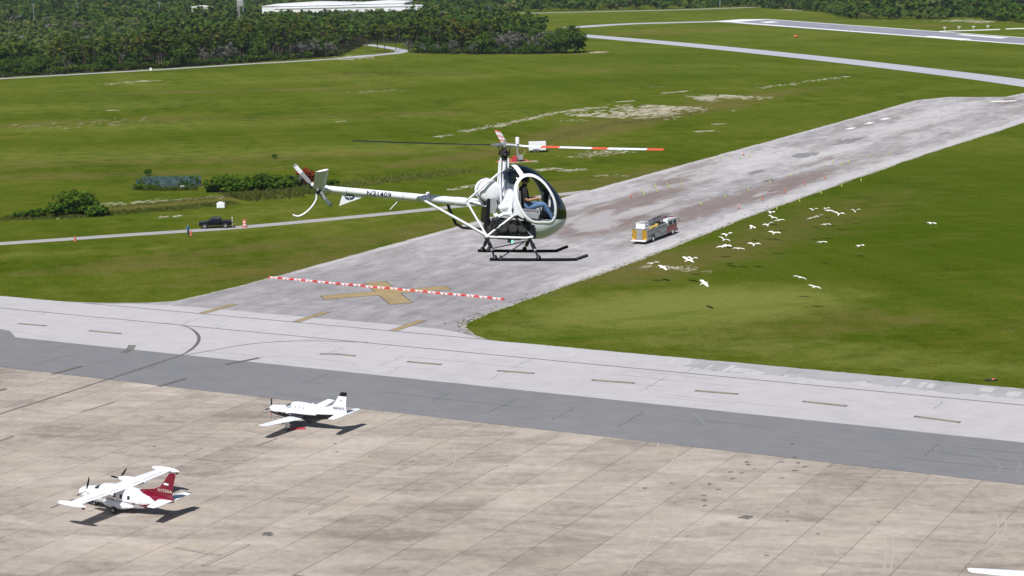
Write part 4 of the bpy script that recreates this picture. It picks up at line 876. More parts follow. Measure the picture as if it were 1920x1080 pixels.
# ================================================================== PEOPLE
def make_body(name, J, chains, parent, mats, subdiv=2, root='pelvis'):
    """one continuous skinned body. J: joint -> (xyz, radius); chains: list of (joint names, material index)"""
    names = list(J); idx = {n: i for i, n in enumerate(names)}
    E_, em = [], []
    for ch, mi in chains:
        for a, b in zip(ch[:-1], ch[1:]): E_.append((idx[a], idx[b])); em.append(mi)
    me = bpy.data.meshes.new(name); me.from_pydata([J[n][0] for n in names], E_, [])
    o = link_obj(name, me); o.modifiers.new('skin', 'SKIN')
    sk = me.skin_vertices[0].data
    for n, i in idx.items():
        rr = J[n][1]; sk[i].radius = (rr, rr) if not hasattr(rr, '__len__') else rr
        sk[i].use_root = (n == root)
    ss = o.modifiers.new('sub', 'SUBSURF'); ss.levels = subdiv; ss.render_levels = subdiv
    bpy.context.view_layer.update()
    m2 = bpy.data.meshes.new_from_object(o.evaluated_get(bpy.context.evaluated_depsgraph_get()))
    bpy.data.objects.remove(o); m2.name = name
    m2.materials.clear()
    for m in mats: m2.materials.append(m)
    A = np.array([J[names[a]][0] for a, b in E_]); B = np.array([J[names[b]][0] for a, b in E_])
    rad_ = lambda n: float(np.mean(J[n][1])); RR = np.array([(rad_(names[a]) + rad_(names[b])) / 2 for a, b in E_])
    mi = []
    for p in m2.polygons:
        c = np.array(p.center); t = np.clip(((c - A) * (B - A)).sum(1) / ((B - A) ** 2).sum(1), 0, 1); d = np.linalg.norm(c - (A + (B - A) * t[:, None]), axis=1)
        mi.append(em[int((d - RR).argmin())])
    m2.polygons.foreach_set('material_index', mi); m2.polygons.foreach_set('use_smooth', [True] * len(m2.polygons))
    return link_obj(name, m2, parent)
def fingers(J, chains, hand, prefix, fwd, side, up, mi, sc=1.0):
    h = np.array(J[hand][0]); fwd, side, up = map(np.array, (fwd, side, up))
    for k, (off, L) in enumerate([(-.033, .062), (-.011, .072), (.011, .068), (.033, .054)]):
        a, b, c = f'{prefix}f{k}a', f'{prefix}f{k}b', f'{prefix}f{k}c'
        J[a] = (tuple(h + fwd * .045 * sc + side * off * sc), .011 * sc); J[b] = (tuple(h + (fwd * (.045 + L * .5) + side * off - up * .012) * sc), .009 * sc); J[c] = (tuple(h + (fwd * (.045 + L * .8) + side * off - up * .04) * sc), .007 * sc)
        chains.append(([hand, a, b, c], mi))
    J[prefix + 'ta'] = (tuple(h + (side * -.035 + fwd * .015) * sc), .012 * sc); J[prefix + 'tb'] = (tuple(h + (side * -.05 + fwd * .055 - up * .02) * sc), .009 * sc); chains.append(([hand, prefix + 'ta', prefix + 'tb'], mi))
def head_parts(root, c, yaw_fwd, hair_mat, cap=None):
    """hair cap, nose and ears on a head centred at c looking along yaw_fwd"""
    f = Vector(yaw_fwd).normalized(); s = Vector((0, 0, 1)).cross(f).normalized(); c = Vector(c)
    b = MB(); b.ell((0, 0, 0), (.105, .088, .105), 14, 10)
    b.v = [tuple(c + f * (p[0] - .016) + s * p[1] + Vector((0, 0, p[2] + .028))) for p in b.v]; b.build('hair' if not cap else 'cap', hair_mat, root, 60)
    n = MB(); n.ell((.098, 0, -.02), (.022, .014, .022), 8, 6); n.ell((0, .083, -.01), (.02, .012, .03), 8, 6); n.ell((0, -.083, -.01), (.02, .012, .03), 8, 6)
    n.v = [tuple(c + f * p[0] + s * p[1] + Vector((0, 0, p[2]))) for p in n.v]; n.build('face', M['skin'], root, 60)

# ================================================================== HELICOPTER
def hc(px, py, y=0.0):
    w = -y; x = (px - 960 - 15.6 * w) / 76.4; z = (480 + 9.5 * w - py) / 77
    if px < 873: x += (873 - px) / 76.4 * .026; z -= (873 - px) / 275 * .055     # the tail stands nearer the camera
    return Vector((x, y, z))
hp = np.array([0, 0, CAM_H]) + ray(960, 480) * 44.2
heli = empty('helicopter', tuple(hp), (R(-2.2), R(3.2), R(11.5)), 'small white two-seat helicopter hovering with a pilot and the door off', 'helicopter')
ST = np.array([(-.30, 2.03, 1.55, .20), (-.22, 2.11, 1.20, .44), (-.10, 2.17, .85, .58), (0, 2.195, .66, .645), (.15, 2.19, .54, .685), (.3, 2.155, .46, .70), (.5, 2.06, .42, .71), (.7, 1.91, .44, .70), (.9, 1.72, .52, .65), (1.05, 1.54, .61, .57), (1.17, 1.36, .71, .45), (1.24, 1.23, .81, .31), (1.275, 1.12, .91, .17), (1.285, 1.02, 1.0, .03)])
CS = np.array(catmull([tuple(s) for s in ST], 12))
DOOR = [hc(*p, -.62) for p in [(985, 335), (974, 340), (967, 351), (965.5, 364), (968, 377), (974, 392), (982, 404), (990, 411.5), (1000, 415.5), (1015, 416), (1029, 415.5), (1034.5, 408), (1036, 398), (1035, 384), (1031, 371), (1022, 355), (1012, 344), (999, 336.5)]]
DPOLY = np.array([(p[0], p[2]) for p in catmull([tuple(d) for d in DOOR], 5, True)])
def poly_dist(x, z):
    A = DPOLY; B = np.roll(DPOLY, -1, 0); P = np.array([x, z]); t = np.clip(((P - A) * (B - A)).sum(1) / (((B - A) ** 2).sum(1) + 1e-12), 0, 1)
    return np.linalg.norm(P - (A + (B - A) * t[:, None]), axis=1).min()
NR = 112; rings = []
for x, t, b, w in CS:
    zc = (t + b) / 2; hz = max((t - b) / 2, .01); r_ = []
    for k in range(NR):
        a = 2 * math.pi * k / NR; ca, sa = math.cos(a), math.sin(a); e = 2 / (2.35 if sa >= 0 else 2.8)
        r_.append((x, w * abs(ca) ** e * (1 if ca >= 0 else -1), zc + hz * abs(sa) ** e * (1 if sa >= 0 else -1)))
    rings.append(r_)
shell, glassy = MB(), MB()
V_ = np.array(rings).reshape(-1, 3)
inpoly = lambda x, z: bool(in_poly(np.array([x]), np.array([z]), [tuple(q) for q in DPOLY])[0])
zcut_x, zcut_z = [-.3, -.095, -.085, 0, .26, .40, .46, .5], [1.80, 1.76, 1.10, 1.03, .90, .79, .62, .36]
bar_a, bar_b = np.array([-.03, 2.20]), np.array([.115, 1.93])
for i in range(len(rings) - 1):
    for j in range(NR):
        q = [rings[i][j], rings[i][(j + 1) % NR], rings[i + 1][(j + 1) % NR], rings[i + 1][j]]
        x = sum(p[0] for p in q) / 4; y = sum(p[1] for p in q) / 4; z = sum(p[2] for p in q) / 4
        if x < .5 and z < np.interp(x, zcut_x, zcut_z): continue
        side = abs(y) > .28
        if side and (inpoly(x, z) or poly_dist(x, z) < .022): continue
        t = np.clip(((np.array([x, z]) - bar_a) @ (bar_b - bar_a)) / ((bar_b - bar_a) @ (bar_b - bar_a)), 0, 1); bd = np.linalg.norm(np.array([x, z]) - bar_a - t * (bar_b - bar_a))
        wht = (side and poly_dist(x, z) < .036) or z < .945 or (x < .12 and z < 1.74 and side) or bd < .055
        (shell if wht else glassy).face(q)
shell.build('cabin_shell', M['white'], heli, 50); glassy.build('canopy', M['glass'], heli, 50)
def on_shell(x, z, sgn, off=0.0):
    st_ = [np.interp(x, CS[:, 0], CS[:, k]) for k in (1, 2, 3)]; zc = (st_[0] + st_[1]) / 2; hz = (st_[0] - st_[1]) / 2 + off; q = min(abs((z - zc) / hz), .999); ex_ = 2.35 if z >= zc else 2.8
    return Vector((x, sgn * (st_[2] + off) * (1 - q ** ex_) ** (1 / ex_), z))
dn = len(DPOLY); tang = np.roll(DPOLY, -1, 0) - np.roll(DPOLY, 1, 0); nrm_ = np.stack([tang[:, 1], -tang[:, 0]], 1); nrm_ /= np.linalg.norm(nrm_, axis=1, keepdims=True)
if ((DPOLY - DPOLY.mean(0)) * nrm_).sum() < 0: nrm_ = -nrm_
for sgn in (-1, 1):
    loops = []
    for wd, off in ((-.008, -.012), (-.008, .009), (.010, .014), (.036, .014), (.058, .009), (.062, -.004)):
        loops.append([tuple(on_shell(DPOLY[i, 0] + nrm_[i, 0] * wd, DPOLY[i, 1] + nrm_[i, 1] * wd, sgn, off)) for i in range(dn)])
    MB().loft(loops, caps=False).build('door_frame', M['white'], heli, 60)
# rear bulkhead, floor, seat, panel
b = MB(); b.prism([(-.07, 1.02), (.0, 1.04), (.0, 1.74), (-.09, 1.76)], -.60, .60); b.build('bulkhead', M['white'], heli, bevel=.015)
b = MB(); b.prism([(.02, .96), (.44, .84), (1.12, .88), (1.12, .93), (.44, .90), (.02, 1.02)], -.55, .55); b.build('cabin_floor', M['mid_grey'], heli)
b = MB(); b.prism([(.02, 1.0), (.50, .93), (.52, 1.04), (.48, 1.10), (.03, 1.13)], -.58, .58); st_o = b.build('seat_base', M['grey'], heli, bevel=.02)
b = MB(); b.prism([(.04, 1.10), (.5, 1.07), (.53, 1.13), (.48, 1.17), (.06, 1.19)], -.56, .56); b.build('seat_cushion', M['mid_grey'], heli, bevel=.03)
b = MB(); b.prism([(.0, 1.15), (.1, 1.15), (.06, 1.62), (-.02, 1.64)], -.56, .56); b.build('seat_back', M['mid_grey'], heli, bevel=.03)
b = MB(); b.prism([(.72, .92), (.88, .92), (.90, 1.30), (.84, 1.62), (.70, 1.58), (.74, 1.3)], -.13, .13); pan = b.build('instrument_panel', M['dark_metal'], heli, bevel=.02)
for k, (dy, dz) in enumerate([(-.065, 1.52), (.065, 1.52), (-.065, 1.40), (.065, 1.40), (0, 1.28)]):
    MB().tube([(.72, dy, dz), (.705, dy, dz)], .045, 12).build('gauge', M['lamp'] if k == 0 else M['grey'], pan, 40)
b = MB(); b.tube([(.62, -.3, .93), (.60, -.3, 1.15), (.52, -.3, 1.42)], .014, 6); b.build('cyclic_stick', M['dark_metal'], heli)
b = MB(); b.box(.80, .83, -.36, -.26, 1.22, 1.52); b.build('chart', M['white'], heli)
b = MB(); b.tube([(.95, -.28, .94), (.9, -.28, 1.05)], .02, 6); b.build('pedal', M['dark_metal'], heli)
# small door hinge dots and side vents
for px, py in [(1029, 370), (1034, 402)]:
    p = hc(px, py, -.68); MB().ell((p.x, p.y - .02, p.z), (.014, .012, .014), 8, 6).build('hinge', M['alu'], heli)
# mast, rotor head
mz = hc(941, 275)
hub_x = -.245
b = MB(); b.tube([(hub_x, 0, 1.35), (hub_x, 0, 2.36)], [.060, .052], 12); b.build('mast_fairing', M['white'], heli, 50)
b = MB()
for (sx_, sy_) in ((-1, -1), (1, -1), (-1, 1), (1, 1)): b.tube([(hub_x + .090 * sx_ - .01, .075 * sy_, 2.36), (hub_x + .115 * sx_ - .02, .13 * sy_, 1.22)], .021, 8)
b.build('mast_tubes', M['white'], heli, 50)
b = MB(); b.tube([(hub_x, 0, 2.30), (hub_x, 0, 2.42)], .075, 14); b.tube([(hub_x, 0, 2.42), (hub_x, 0, 2.47)], .13, 16); b.tube([(hub_x, 0, 2.47), (hub_x, 0, 2.62)], [.07, .045], 12)
for k in range(3):
    a = 2 * math.pi * k / 3 + .4; b.tube([(hub_x + .12 * math.cos(a), .12 * math.sin(a), 2.44), (hub_x + .17 * math.cos(a), .17 * math.sin(a), 2.62)], .012, 6); b.tube([(hub_x + .16 * math.cos(a), .16 * math.sin(a), 2.42), (hub_x + .05 * math.cos(a + .6), .05 * math.sin(a + .6), 2.58)], .014, 6)
b.build('swashplate', M['dark_metal'], heli, 50)
hub = MB(); hub.tube([(0, 0, -.05), (0, 0, .06)], .07, 14); hub.tube([(0, 0, .06), (0, 0, .12)], .022, 8)
for k in range(3):
    a = R((-38.5, 81.5, 201.5)[k]); d = Vector((math.cos(a), math.sin(a), 0)); n_ = Vector((-math.sin(a), math.cos(a), 0))
    hub.tube([d * .04, d * .30], [.05, .042], 8); hub.tube([d * .22 + n_ * .08, d * .44 + n_ * .02], .014, 6)
hub_o = hub.build('main_rotor', M['alu'], heli, 50, loc=(hub_x, 0, 2.665), rot=(R(0.3), R(0.3), 0))
def yt(s, t): return 5 * t * (.2969 * math.sqrt(s) - .126 * s - .3516 * s * s + .2843 * s ** 3 - .1015 * s ** 4)
SS = [1, .8, .6, .42, .28, .16, .08, .03, 0, .03, .08, .16, .28, .42, .6, .8]
def foil(le, chord, t, pos, mode):
    """airfoil ring: mode h: chord along -x, lies at y=pos[0], z=pos[1]; mode v: at z=pos[1], y=pos[0] thickness in y"""
    r_ = []
    for i, s in enumerate(SS):
        h = yt(s, t) * chord * (1 if i <= 8 else -1)
        r_.append((le - chord * s, pos[0], pos[1] + h) if mode == 'h' else (le - chord * s, pos[0] + h, pos[1]))
    return r_
for k in range(3):
    rad = [.40, .52, .62, 1.0, 1.25, 1.47, 1.9, 2.3, 2.7, 3.2, 3.68, 3.9, 4.09]
    rg = []
    for r_ in rad:
        ch = np.interp(r_, [.40, .62, 4.09], [.085, .172, .172]); rise = r_ * math.sin(R(1.0)) + .0030 * r_ * r_
        pt_ = R(11 if r_ > .5 else 6); rg.append([(r_, (p[0] + ch * .3) * math.cos(pt_) - p[2] * math.sin(pt_), rise + p[2] * math.cos(pt_) + (p[0] + ch * .3) * math.sin(pt_)) for p in foil(0, ch, .13 if r_ > .5 else .5, (0, 0), 'h')])
    stripes = lambda i, j: 1 if (3 <= i <= 4 or i == 7 or i >= 10) else 0
    bl = MB().loft(rg, (lambda i, j: 0) if k == 2 else stripes)
    bo = bl.build('blade', [M['dark_metal'], M['blade_red']] if k == 2 else [M['white'], M['blade_red']], hub_o, 50); bo.rotation_euler = (0, 0, R((-38.5, 81.5, 201.5)[k]))
    bo['label'] = ['red and white striped blade pointing past the nose', 'white and red striped blade pointing away over the cabin', 'plain dark blade pointing back over the tail boom'][k]
# tail boom
bA, bB = hc(604, 353.5), hc(872, 380.5); bd_ = (bB - bA)
b = MB(); b.tube([bA, bA + bd_ * .985, bB], [.078, .098, .098], 20); boom = b.build('tail_boom', M['white'], heli, 50)
b = MB(); b.tube([bA + bd_ * .93, bA + bd_ * 1.0], .106, 20); b.tube([bA + bd_ * .0, bA + bd_ * .03], .088, 16); b.build('boom_collar', M['white'], boom, 50)
for f_ in (.16, .36, .55, .74):
    MB().tube([bA + bd_ * f_, bA + bd_ * (f_ + .004)], np.interp(f_, [0, .985], [.078, .098]) + .002, 20).build('boom_seam', M['grey'], boom, 50)
cdir = bd_.normalized(); upv = cdir.cross(Vector((0, 1, 0))).normalized(); upv = -upv if upv.z < 0 else upv
tm = text_mesh('N21409', .165); tc = bA + (hc(707, 362.5) - bA).project(bd_)
bmt = bmesh.new(); bmt.from_mesh(tm)
for yy in np.arange(-.09, .091, .015): bmesh.ops.bisect_plane(bmt, geom=bmt.verts[:] + bmt.edges[:] + bmt.faces[:], plane_co=(0, yy, 0), plane_no=(0, 1, 0))
bmt.to_mesh(tm); bmt.free()
for v in tm.vertices:
    rr = .096; an = v.co.y / rr; base = tc + cdir * v.co.x
    p = base + Vector((0, -1, 0)) * (rr * math.cos(an)) + upv * (rr * math.sin(an)); v.co = p
tm.materials.clear(); tm.materials.append(M['navy_text']); link_obj('registration', tm, boom)
p = bA + bd_ * .73; MB().ell((p.x, 0, p.z + .11), (.05, .04, .05), 10, 8).build('beacon', M['white'], boom, 60)
a0 = hc(748, 373.5); MB().box(a0.x - .03, a0.x + .06, -.03, .03, a0.z - .03, a0.z + .02).build('antenna_base', M['white'], boom)
MB().tube([hc(746, 375), hc(729, 393)], .010, 6).build('antenna', M['white'], boom)
# inclined stabiliser on the near side, sloping up and out
s0, s1 = hc(609.5, 350, -.10), hc(586.5, 354, -.10); e0, e1 = hc(618, 320.5, -.46), hc(593.5, 325.5, -.46)
def plate(p0, p1, q1, q0, th):
    n_ = (Vector(p1) - Vector(p0)).cross(Vector(q0) - Vector(p0)).normalized() * th / 2
    r_ = []
    for a, c in ((p0, p1), (q0, q1)):
        a, c = Vector(a), Vector(c); r_.append([a, a.lerp(c, .2) + n_, a.lerp(c, .6) + n_ * .9, c, a.lerp(c, .6) - n_ * .9, a.lerp(c, .2) - n_])
    return MB().loft(r_)
plate(s0, s1, e1, e0, .05).build('stabiliser', M['white'], heli)
v0, v1, v2 = hc(641.5, 361), hc(690, 366), hc(634.5, 385)
b = MB(); b.loft([[v0 + Vector((0, -.012, 0)), v1 + Vector((0, -.012, 0)), v2 + Vector((0, -.012, 0))], [v0 + Vector((0, .012, 0)), v1 + Vector((0, .012, 0)), v2 + Vector((0, .012, 0))]]); vf = b.build('ventral_fin', M['white'], heli)
bc = hc(653.5, 369.2); b = MB(); b.face([(bc.x + .115 * math.cos(t), -.015, bc.z + .072 * math.sin(t)) for t in np.linspace(0, 2 * math.pi, 25)[:-1]]); bg_ = b.build('badge', M['navy_text'], vf)
b = MB()
for k, (dx, w_, h_) in enumerate([(-.075, .02, .035), (-.045, .012, .05), (-.02, .022, .045), (.012, .012, .05), (.038, .022, .042), (.068, .012, .03)]): b.face([(bc.x + dx - w_ / 2, -.018, bc.z - h_ / 2 + .008), (bc.x + dx + w_ / 2, -.018, bc.z - h_ / 2 + .004), (bc.x + dx + w_ / 2, -.018, bc.z + h_ / 2 + .004), (bc.x + dx - w_ / 2, -.018, bc.z + h_ / 2 + .008)])
b.face([(bc.x - .02, -.018, bc.z - .055), (bc.x + .02, -.018, bc.z - .055), (bc.x, -.018, bc.z - .03)]); b.build('emblem', M['white'], bg_)
# tail rotor on the far side
tr = hc(583, 347, .16); b = MB(); b.tube([(tr.x + .02, -.02, tr.z), (tr.x + .02, .20, tr.z)], .035, 10); b.ell((tr.x + .02, .0, tr.z), (.10, .075, .075), 12, 8); gbx = b.build('tail_gearbox', M['dark_metal'], heli, 50)
MB().ell((tr.x + .0, -.05, tr.z + .03), (.05, .05, .055), 10, 8).build('tail_light', M['white'], heli, 60)
trh = MB().tube([(0, -.05, 0), (0, .05, 0)], .05, 10).build('tail_rotor', M['dark_metal'], heli, 50, loc=(tr.x + .02, .18, tr.z))
for k in range(2):
    rg = []
    for r_ in (.06, .16, .40, .60, .65):
        ch = .05 if r_ < .1 else .095; rg.append([(p[0] + ch * .4, p[2], r_) for p in foil(0, ch, .13, (0, 0), 'h')])
    tb = MB().loft(rg, lambda i, j: 1 if i == 2 else 0).build('blade', [M['grey'], M['white']], trh, 50); tb.rotation_euler = (0, R(-42 + 180 * k), 0)
b = MB(); b.tube(catmull([hc(599, 358), hc(593, 363), hc(592.5, 372), hc(588, 381), hc(580, 391), hc(570, 399), hc(561, 403), hc(554, 402.5), hc(549.5, 400)], 5), .022, 8); b.build('tail_guard', M['white'], heli, 60)
MB().tube([hc(600, 355), hc(594, 363)], .035, 8).build('guard_clamp', M['dark_metal'], heli)
# frame tubes
def ftube(pts, r_, mat='white', name='frame_tube'): return MB().tube(pts, r_, 8).build(name, M[mat], heli, 60)
for s in (-1, 1):
    y0, y1 = .10 * s, .42 * s
    ftube([hc(873, 379, y0 * 1.2), hc(903, 353, .37 * s), hc(934, 326, .30 * s)], .024); ftube([hc(934, 326, .30 * s), (hub_x, .06 * s, 2.05)], .02); ftube([hc(934, 326, .30 * s), hc(938, 398, .36 * s)], .02)
    ftube([hc(873, 379, y0), hc(912, 443, y1)], .026)
    ftube([hc(912, 444, y1), hc(962, 405, y1)], .026)
    ftube([hc(912, 445, y1), hc(985, 447, y1), hc(998, 445, y1)], .03)
    ftube([hc(962, 405, y1), hc(995, 443, y1)], .017, 'grey')
    ftube([hc(912, 443, y1), hc(868, 418, y1 * .72), hc(780, 370, .10 * s)], [.03, .034, .03], name='boom_strut')
    MB().ell(tuple(hc(913, 444, y1)), (.06, .05, .055), 10, 8).build('frame_joint', M['white'], heli, 60)
ftube([hc(873, 379), hc(905, 386)], .05); ftube([hc(876, 375, .05), hc(908, 378, .05)], .035)
ftube([hc(912, 445, -.42), hc(912, 445, .42)], .024); ftube([hc(990, 447, -.42), hc(990, 447, .42)], .024)
b = MB(); b.tube([hc(837, 384, .25), hc(845, 404, .28), hc(853, 420, .3), hc(866, 427, .3), hc(905, 430, .3)], .035, 8); b.build('bent_tube', M['dark_metal'], heli, 60)  # black bent tube below the boom on the far side, function unknown
# fuel tanks: fat drums with domed ends, one on each side
for s in (-1, 1):
    c = hc(916, 361, -.30); b = MB(); rg = []
    for t in (-1, -.97, -.85, -.6, 0, .6, .85, .97, 1):
        rr = (1 - abs(t) ** 7) ** .5 * .262 + .01
        rg.append([(c.x + .06 * t + rr * math.cos(a) * .98, s * (.17 + .14 * t), c.z + rr * math.sin(a)) for a in np.linspace(0, 2 * math.pi, 29)[:-1]])
    tk = MB().loft(rg).build('fuel_tank', M['white'], heli, 60)
    MB().tube([(c.x + .276 * math.cos(a), s * .17, c.z + .276 * math.sin(a)) for a in np.linspace(0, 2 * math.pi, 25)], .012, 6).build('tank_strap', M['grey'], tk, 60)
# white bodywork, belt drive and engine behind the cabin
b = MB(); b.prism([(-.34, 1.02), (-.10, 1.0), (-.07, 1.62), (-.16, 1.66), (-.24, 1.45), (-.36, 1.30)], -.36, .36); b.build('engine_cowl', M['white'], heli, bevel=.03)
b = MB(); b.ell((-.30, -.30, 1.20), (.13, .12, .11), 12, 8); b.ell((-.20, -.36, 1.05), (.12, .06, .05), 10, 6); b.tube([(-.42, -.34, .98), (-.30, -.36, 1.05), (-.12, -.36, 1.02)], .045, 8); b.tube([(-.52, -.32, .98), (-.44, -.32, 1.02)], .06, 8); b.build('cooling_ducts', M['white'], heli, 50)
MB().tube([(-.065, -.365, 1.14), (-.065, -.385, 1.14)], .045, 14).build('filler_port', M['black'], heli)
b = MB(); b.prism([(-.74, .80), (-.64, .78), (-.60, 1.40), (-.70, 1.42)], -.30, .30); b.build('fan_shroud', M['black'], heli, bevel=.02)
b = MB(); b.prism([(-.62, 1.06), (-.52, 1.02), (-.44, 1.24), (-.50, 1.42), (-.62, 1.42)], -.32, -.26); b.build('heat_shield', M['grey'], heli, bevel=.01)
b = MB(); b.box(-.60, .36, -.30, .30, .50, .82); b.tube([(-.66, 0, .66), (-.58, 0, .66)], .28, 20)
for i in range(3):
    for s in (-1, 1):
        cx = -.32 + i * .24; b.tube([(cx, s * .28, .70), (cx, s * .46, .72)], .095, 12)
        for k in range(5): b.tube([(cx, s * (.30 + .03 * k), .70), (cx, s * (.312 + .03 * k), .70)], .115, 12)
b.tube([(-.5, -.30, .58), (.3, -.36, .56)], .03, 8); b.tube([(-.45, -.33, .48), (.1, -.36, .46), (.3, -.3, .52)], .04, 8); b.box(.10, .34, -.36, -.16, .60, .80); b.ell((.28, -.30, .68), (.10, .08, .09), 10, 8); b.tube([(-.56, -.2, .9), (-.3, -.3, .92), (.05, -.32, .85)], .035, 8)

er = np.random.default_rng(3)
for _ in range(26):
    q = (er.uniform(-.55, .34), er.uniform(-.40, -.30), er.uniform(.46, .84)); e_ = (q[0] + er.normal(0, .10), q[1] + er.normal(0, .02), q[2] + er.normal(0, .07)); b.tube([q, ((q[0] + e_[0]) / 2, q[1] - .02, (q[2] + e_[2]) / 2), e_], er.uniform(.008, .022), 6)
for _ in range(9):
    q = (er.uniform(-.5, .3), er.uniform(-.40, -.30), er.uniform(.48, .82)); w_ = er.uniform(.02, .05, 3); b.box(q[0] - w_[0], q[0] + w_[0], q[1] - w_[1], q[1] + w_[1], q[2] - w_[2], q[2] + w_[2])
b.build('engine', M['engine'], heli, 40)
b = MB(); b.tube([(-.50, -.34, .52), (-.47, -.34, .95)], .10, 12)
for k in range(8): b.tube([(-.49 , -.34, .55 + .05 * k), (-.49, -.34, .565 + .05 * k)], .118, 12)
b.build('cooling_fins', M['engine'], heli, 40)
b = MB(); b.tube([hc(880, 381, -.1), hc(905, 388, -.14), hc(932, 392, -.16)], .018, 6); b.build('drive_shaft', M['alu'], heli)
b = MB(); b.box(-.08, .06, -.34, -.28, .82, .90); b.build('oil_cooler', M['galv'], heli, bevel=.01)
# green navigation light, lit
gm = NT('green_navigation_light'); gm.base((.05, .6, .35), .3); gm.bsdf.inputs['Emission Color'].default_value = (.12, 1, .55, 1); gm.bsdf.inputs['Emission Strength'].default_value = 2.5
g_ = hc(959, 454, -.42); MB().ell(tuple(g_), (.03, .025, .03), 10, 8).build('navigation_light', gm.mat, heli); MB().box(g_.x - .10, g_.x - .02, g_.y - .03, g_.y + .03, g_.z - .02, g_.z + .06).build('light_bracket', M['dark_metal'], heli)
# landing gear
for s, pts in ((-1, [(919, 486.5), (960, 487), (1066, 487), (1081, 485), (1092, 481.5), (1099.5, 479)]), (1, [(895, 469.5), (940, 470), (1036, 470), (1050, 468), (1060, 464), (1068, 461.5)])):
    y = s * 1.0; P_ = [hc(px, py, y) for px, py in pts]; P_ = [Vector((p.x, y - s * 0.0, p.z)) for p in P_]
    sk = MB().tube(catmull(P_, 4), .038, 10).build('skid', M['black'], heli, 60)
    zb = P_[0].z; xr = P_[0].x
    for fx, top in ((.12, hc(913, 447, s * .42)), (1.17, hc(992, 448, s * .42))):
        foot = Vector((xr + fx, y, zb + .03)); mid = top.lerp(foot, .55)
        lg = MB().tube([top, mid], .036, 8).tube([mid, foot], .026, 8).tube([top.lerp(foot, .28), mid], .046, 10).tube([foot + Vector((0, 0, -.01)), foot + Vector((0, 0, .07))], [.07, .035], 8).build('landing_leg', M['black'], heli, 60)
        MB().tube([top.lerp(foot, .56), top.lerp(foot, .66)], .034, 8).build('damper_sleeve', M['alu'], lg, 60)
    foot = Vector((xr + .25, y, zb + .03)); MB().tube([foot, hc(985, 452, s * .4)], .014, 6).build('drag_brace', M['dark_metal'], heli)
    MB().tube([Vector((xr + .26, y, zb)), Vector((xr + .26, y, zb + .09))], [.055, .02], 8).build('skid_fitting', M['black'], sk)
    MB().tube([hc(913, 447, s * .42), hc(905, 466, s * .62)], .02, 6).build('brace_stub', M['dark_metal'], heli)
# pilot: sits on the near seat, hands forward
pil = empty('person', (0, 0, 0), (0, 0, 0), 'pilot in black shirt and blue jeans seated in the open helicopter door', 'person')
pil.matrix_world = Matrix.Translation(Vector(hp)) @ heli.rotation_euler.to_matrix().to_4x4()
y = -.30
J = dict(pelvis=((.24, y, 1.24), .125), waist=((.20, y, 1.38), .125), chest=((.17, y, 1.56), .145), neck=((.19, y, 1.70), .06), head0=((.205, y, 1.78), .075), head1=((.215, y, 1.86), .090), head2=((.21, y, 1.93), .062))
chains = [(['pelvis', 'waist', 'chest'], 0), (['chest', 'neck'], 0), (['neck', 'head0', 'head1', 'head2'], 2)]
for s, n_ in ((-1, 'r'), (1, 'l')):
    J[n_ + 'sho'] = ((.165, y + s * .19, 1.64), .07); J[n_ + 'elb'] = ((.21, y + s * .235, 1.38), .047); J[n_ + 'slv'] = ((.185, y + s * .222, 1.47), .058)
    J[n_ + 'wri'] = ((.42, y + s * .16, 1.42), .030); J[n_ + 'han'] = ((.475, y + s * .14, 1.435), .030)
    J[n_ + 'hip'] = ((.28, y + s * .10, 1.22), .095); J[n_ + 'kne'] = ((.66, y + s * .12, 1.30), .066); J[n_ + 'ank'] = ((.86, y + s * .11, .99), .045); J[n_ + 'hel'] = ((.87, y + s * .11, .955), .042); J[n_ + 'toe'] = ((1.0, y + s * .12, .955), .036)
    chains += [(['chest', n_ + 'sho', n_ + 'slv'], 0), ([n_ + 'slv', n_ + 'elb', n_ + 'wri', n_ + 'han'], 2), (['pelvis', n_ + 'hip', n_ + 'kne', n_ + 'ank'], 1), ([n_ + 'ank', n_ + 'hel', n_ + 'toe'], 3)]
    fingers(J, chains, n_ + 'han', n_, (.96, 0, .1), (0, s, 0), (0, 0, 1), 2)
make_body('body', J, chains, pil, [M['shirt'], M['jeans'], M['skin'], M['black']], 2)
head_parts(pil, (.215, y, 1.865), (1, 0, 0), M['hair'])
hd_ = MB().tube([(.20, y + .105 * math.cos(a), 1.875 + .125 * math.sin(a)) for a in np.linspace(0, math.pi, 11)], .014, 6)
for s in (-1, 1): hd_.tube([(.205, y + s * .085, 1.86), (.205, y + s * .125, 1.86)], .045, 10)
hd_.tube([(.215, y - .11, 1.84), (.30, y - .06, 1.80)], .008, 5); hd_.build('headset', M['dark_metal'], pil, 50)

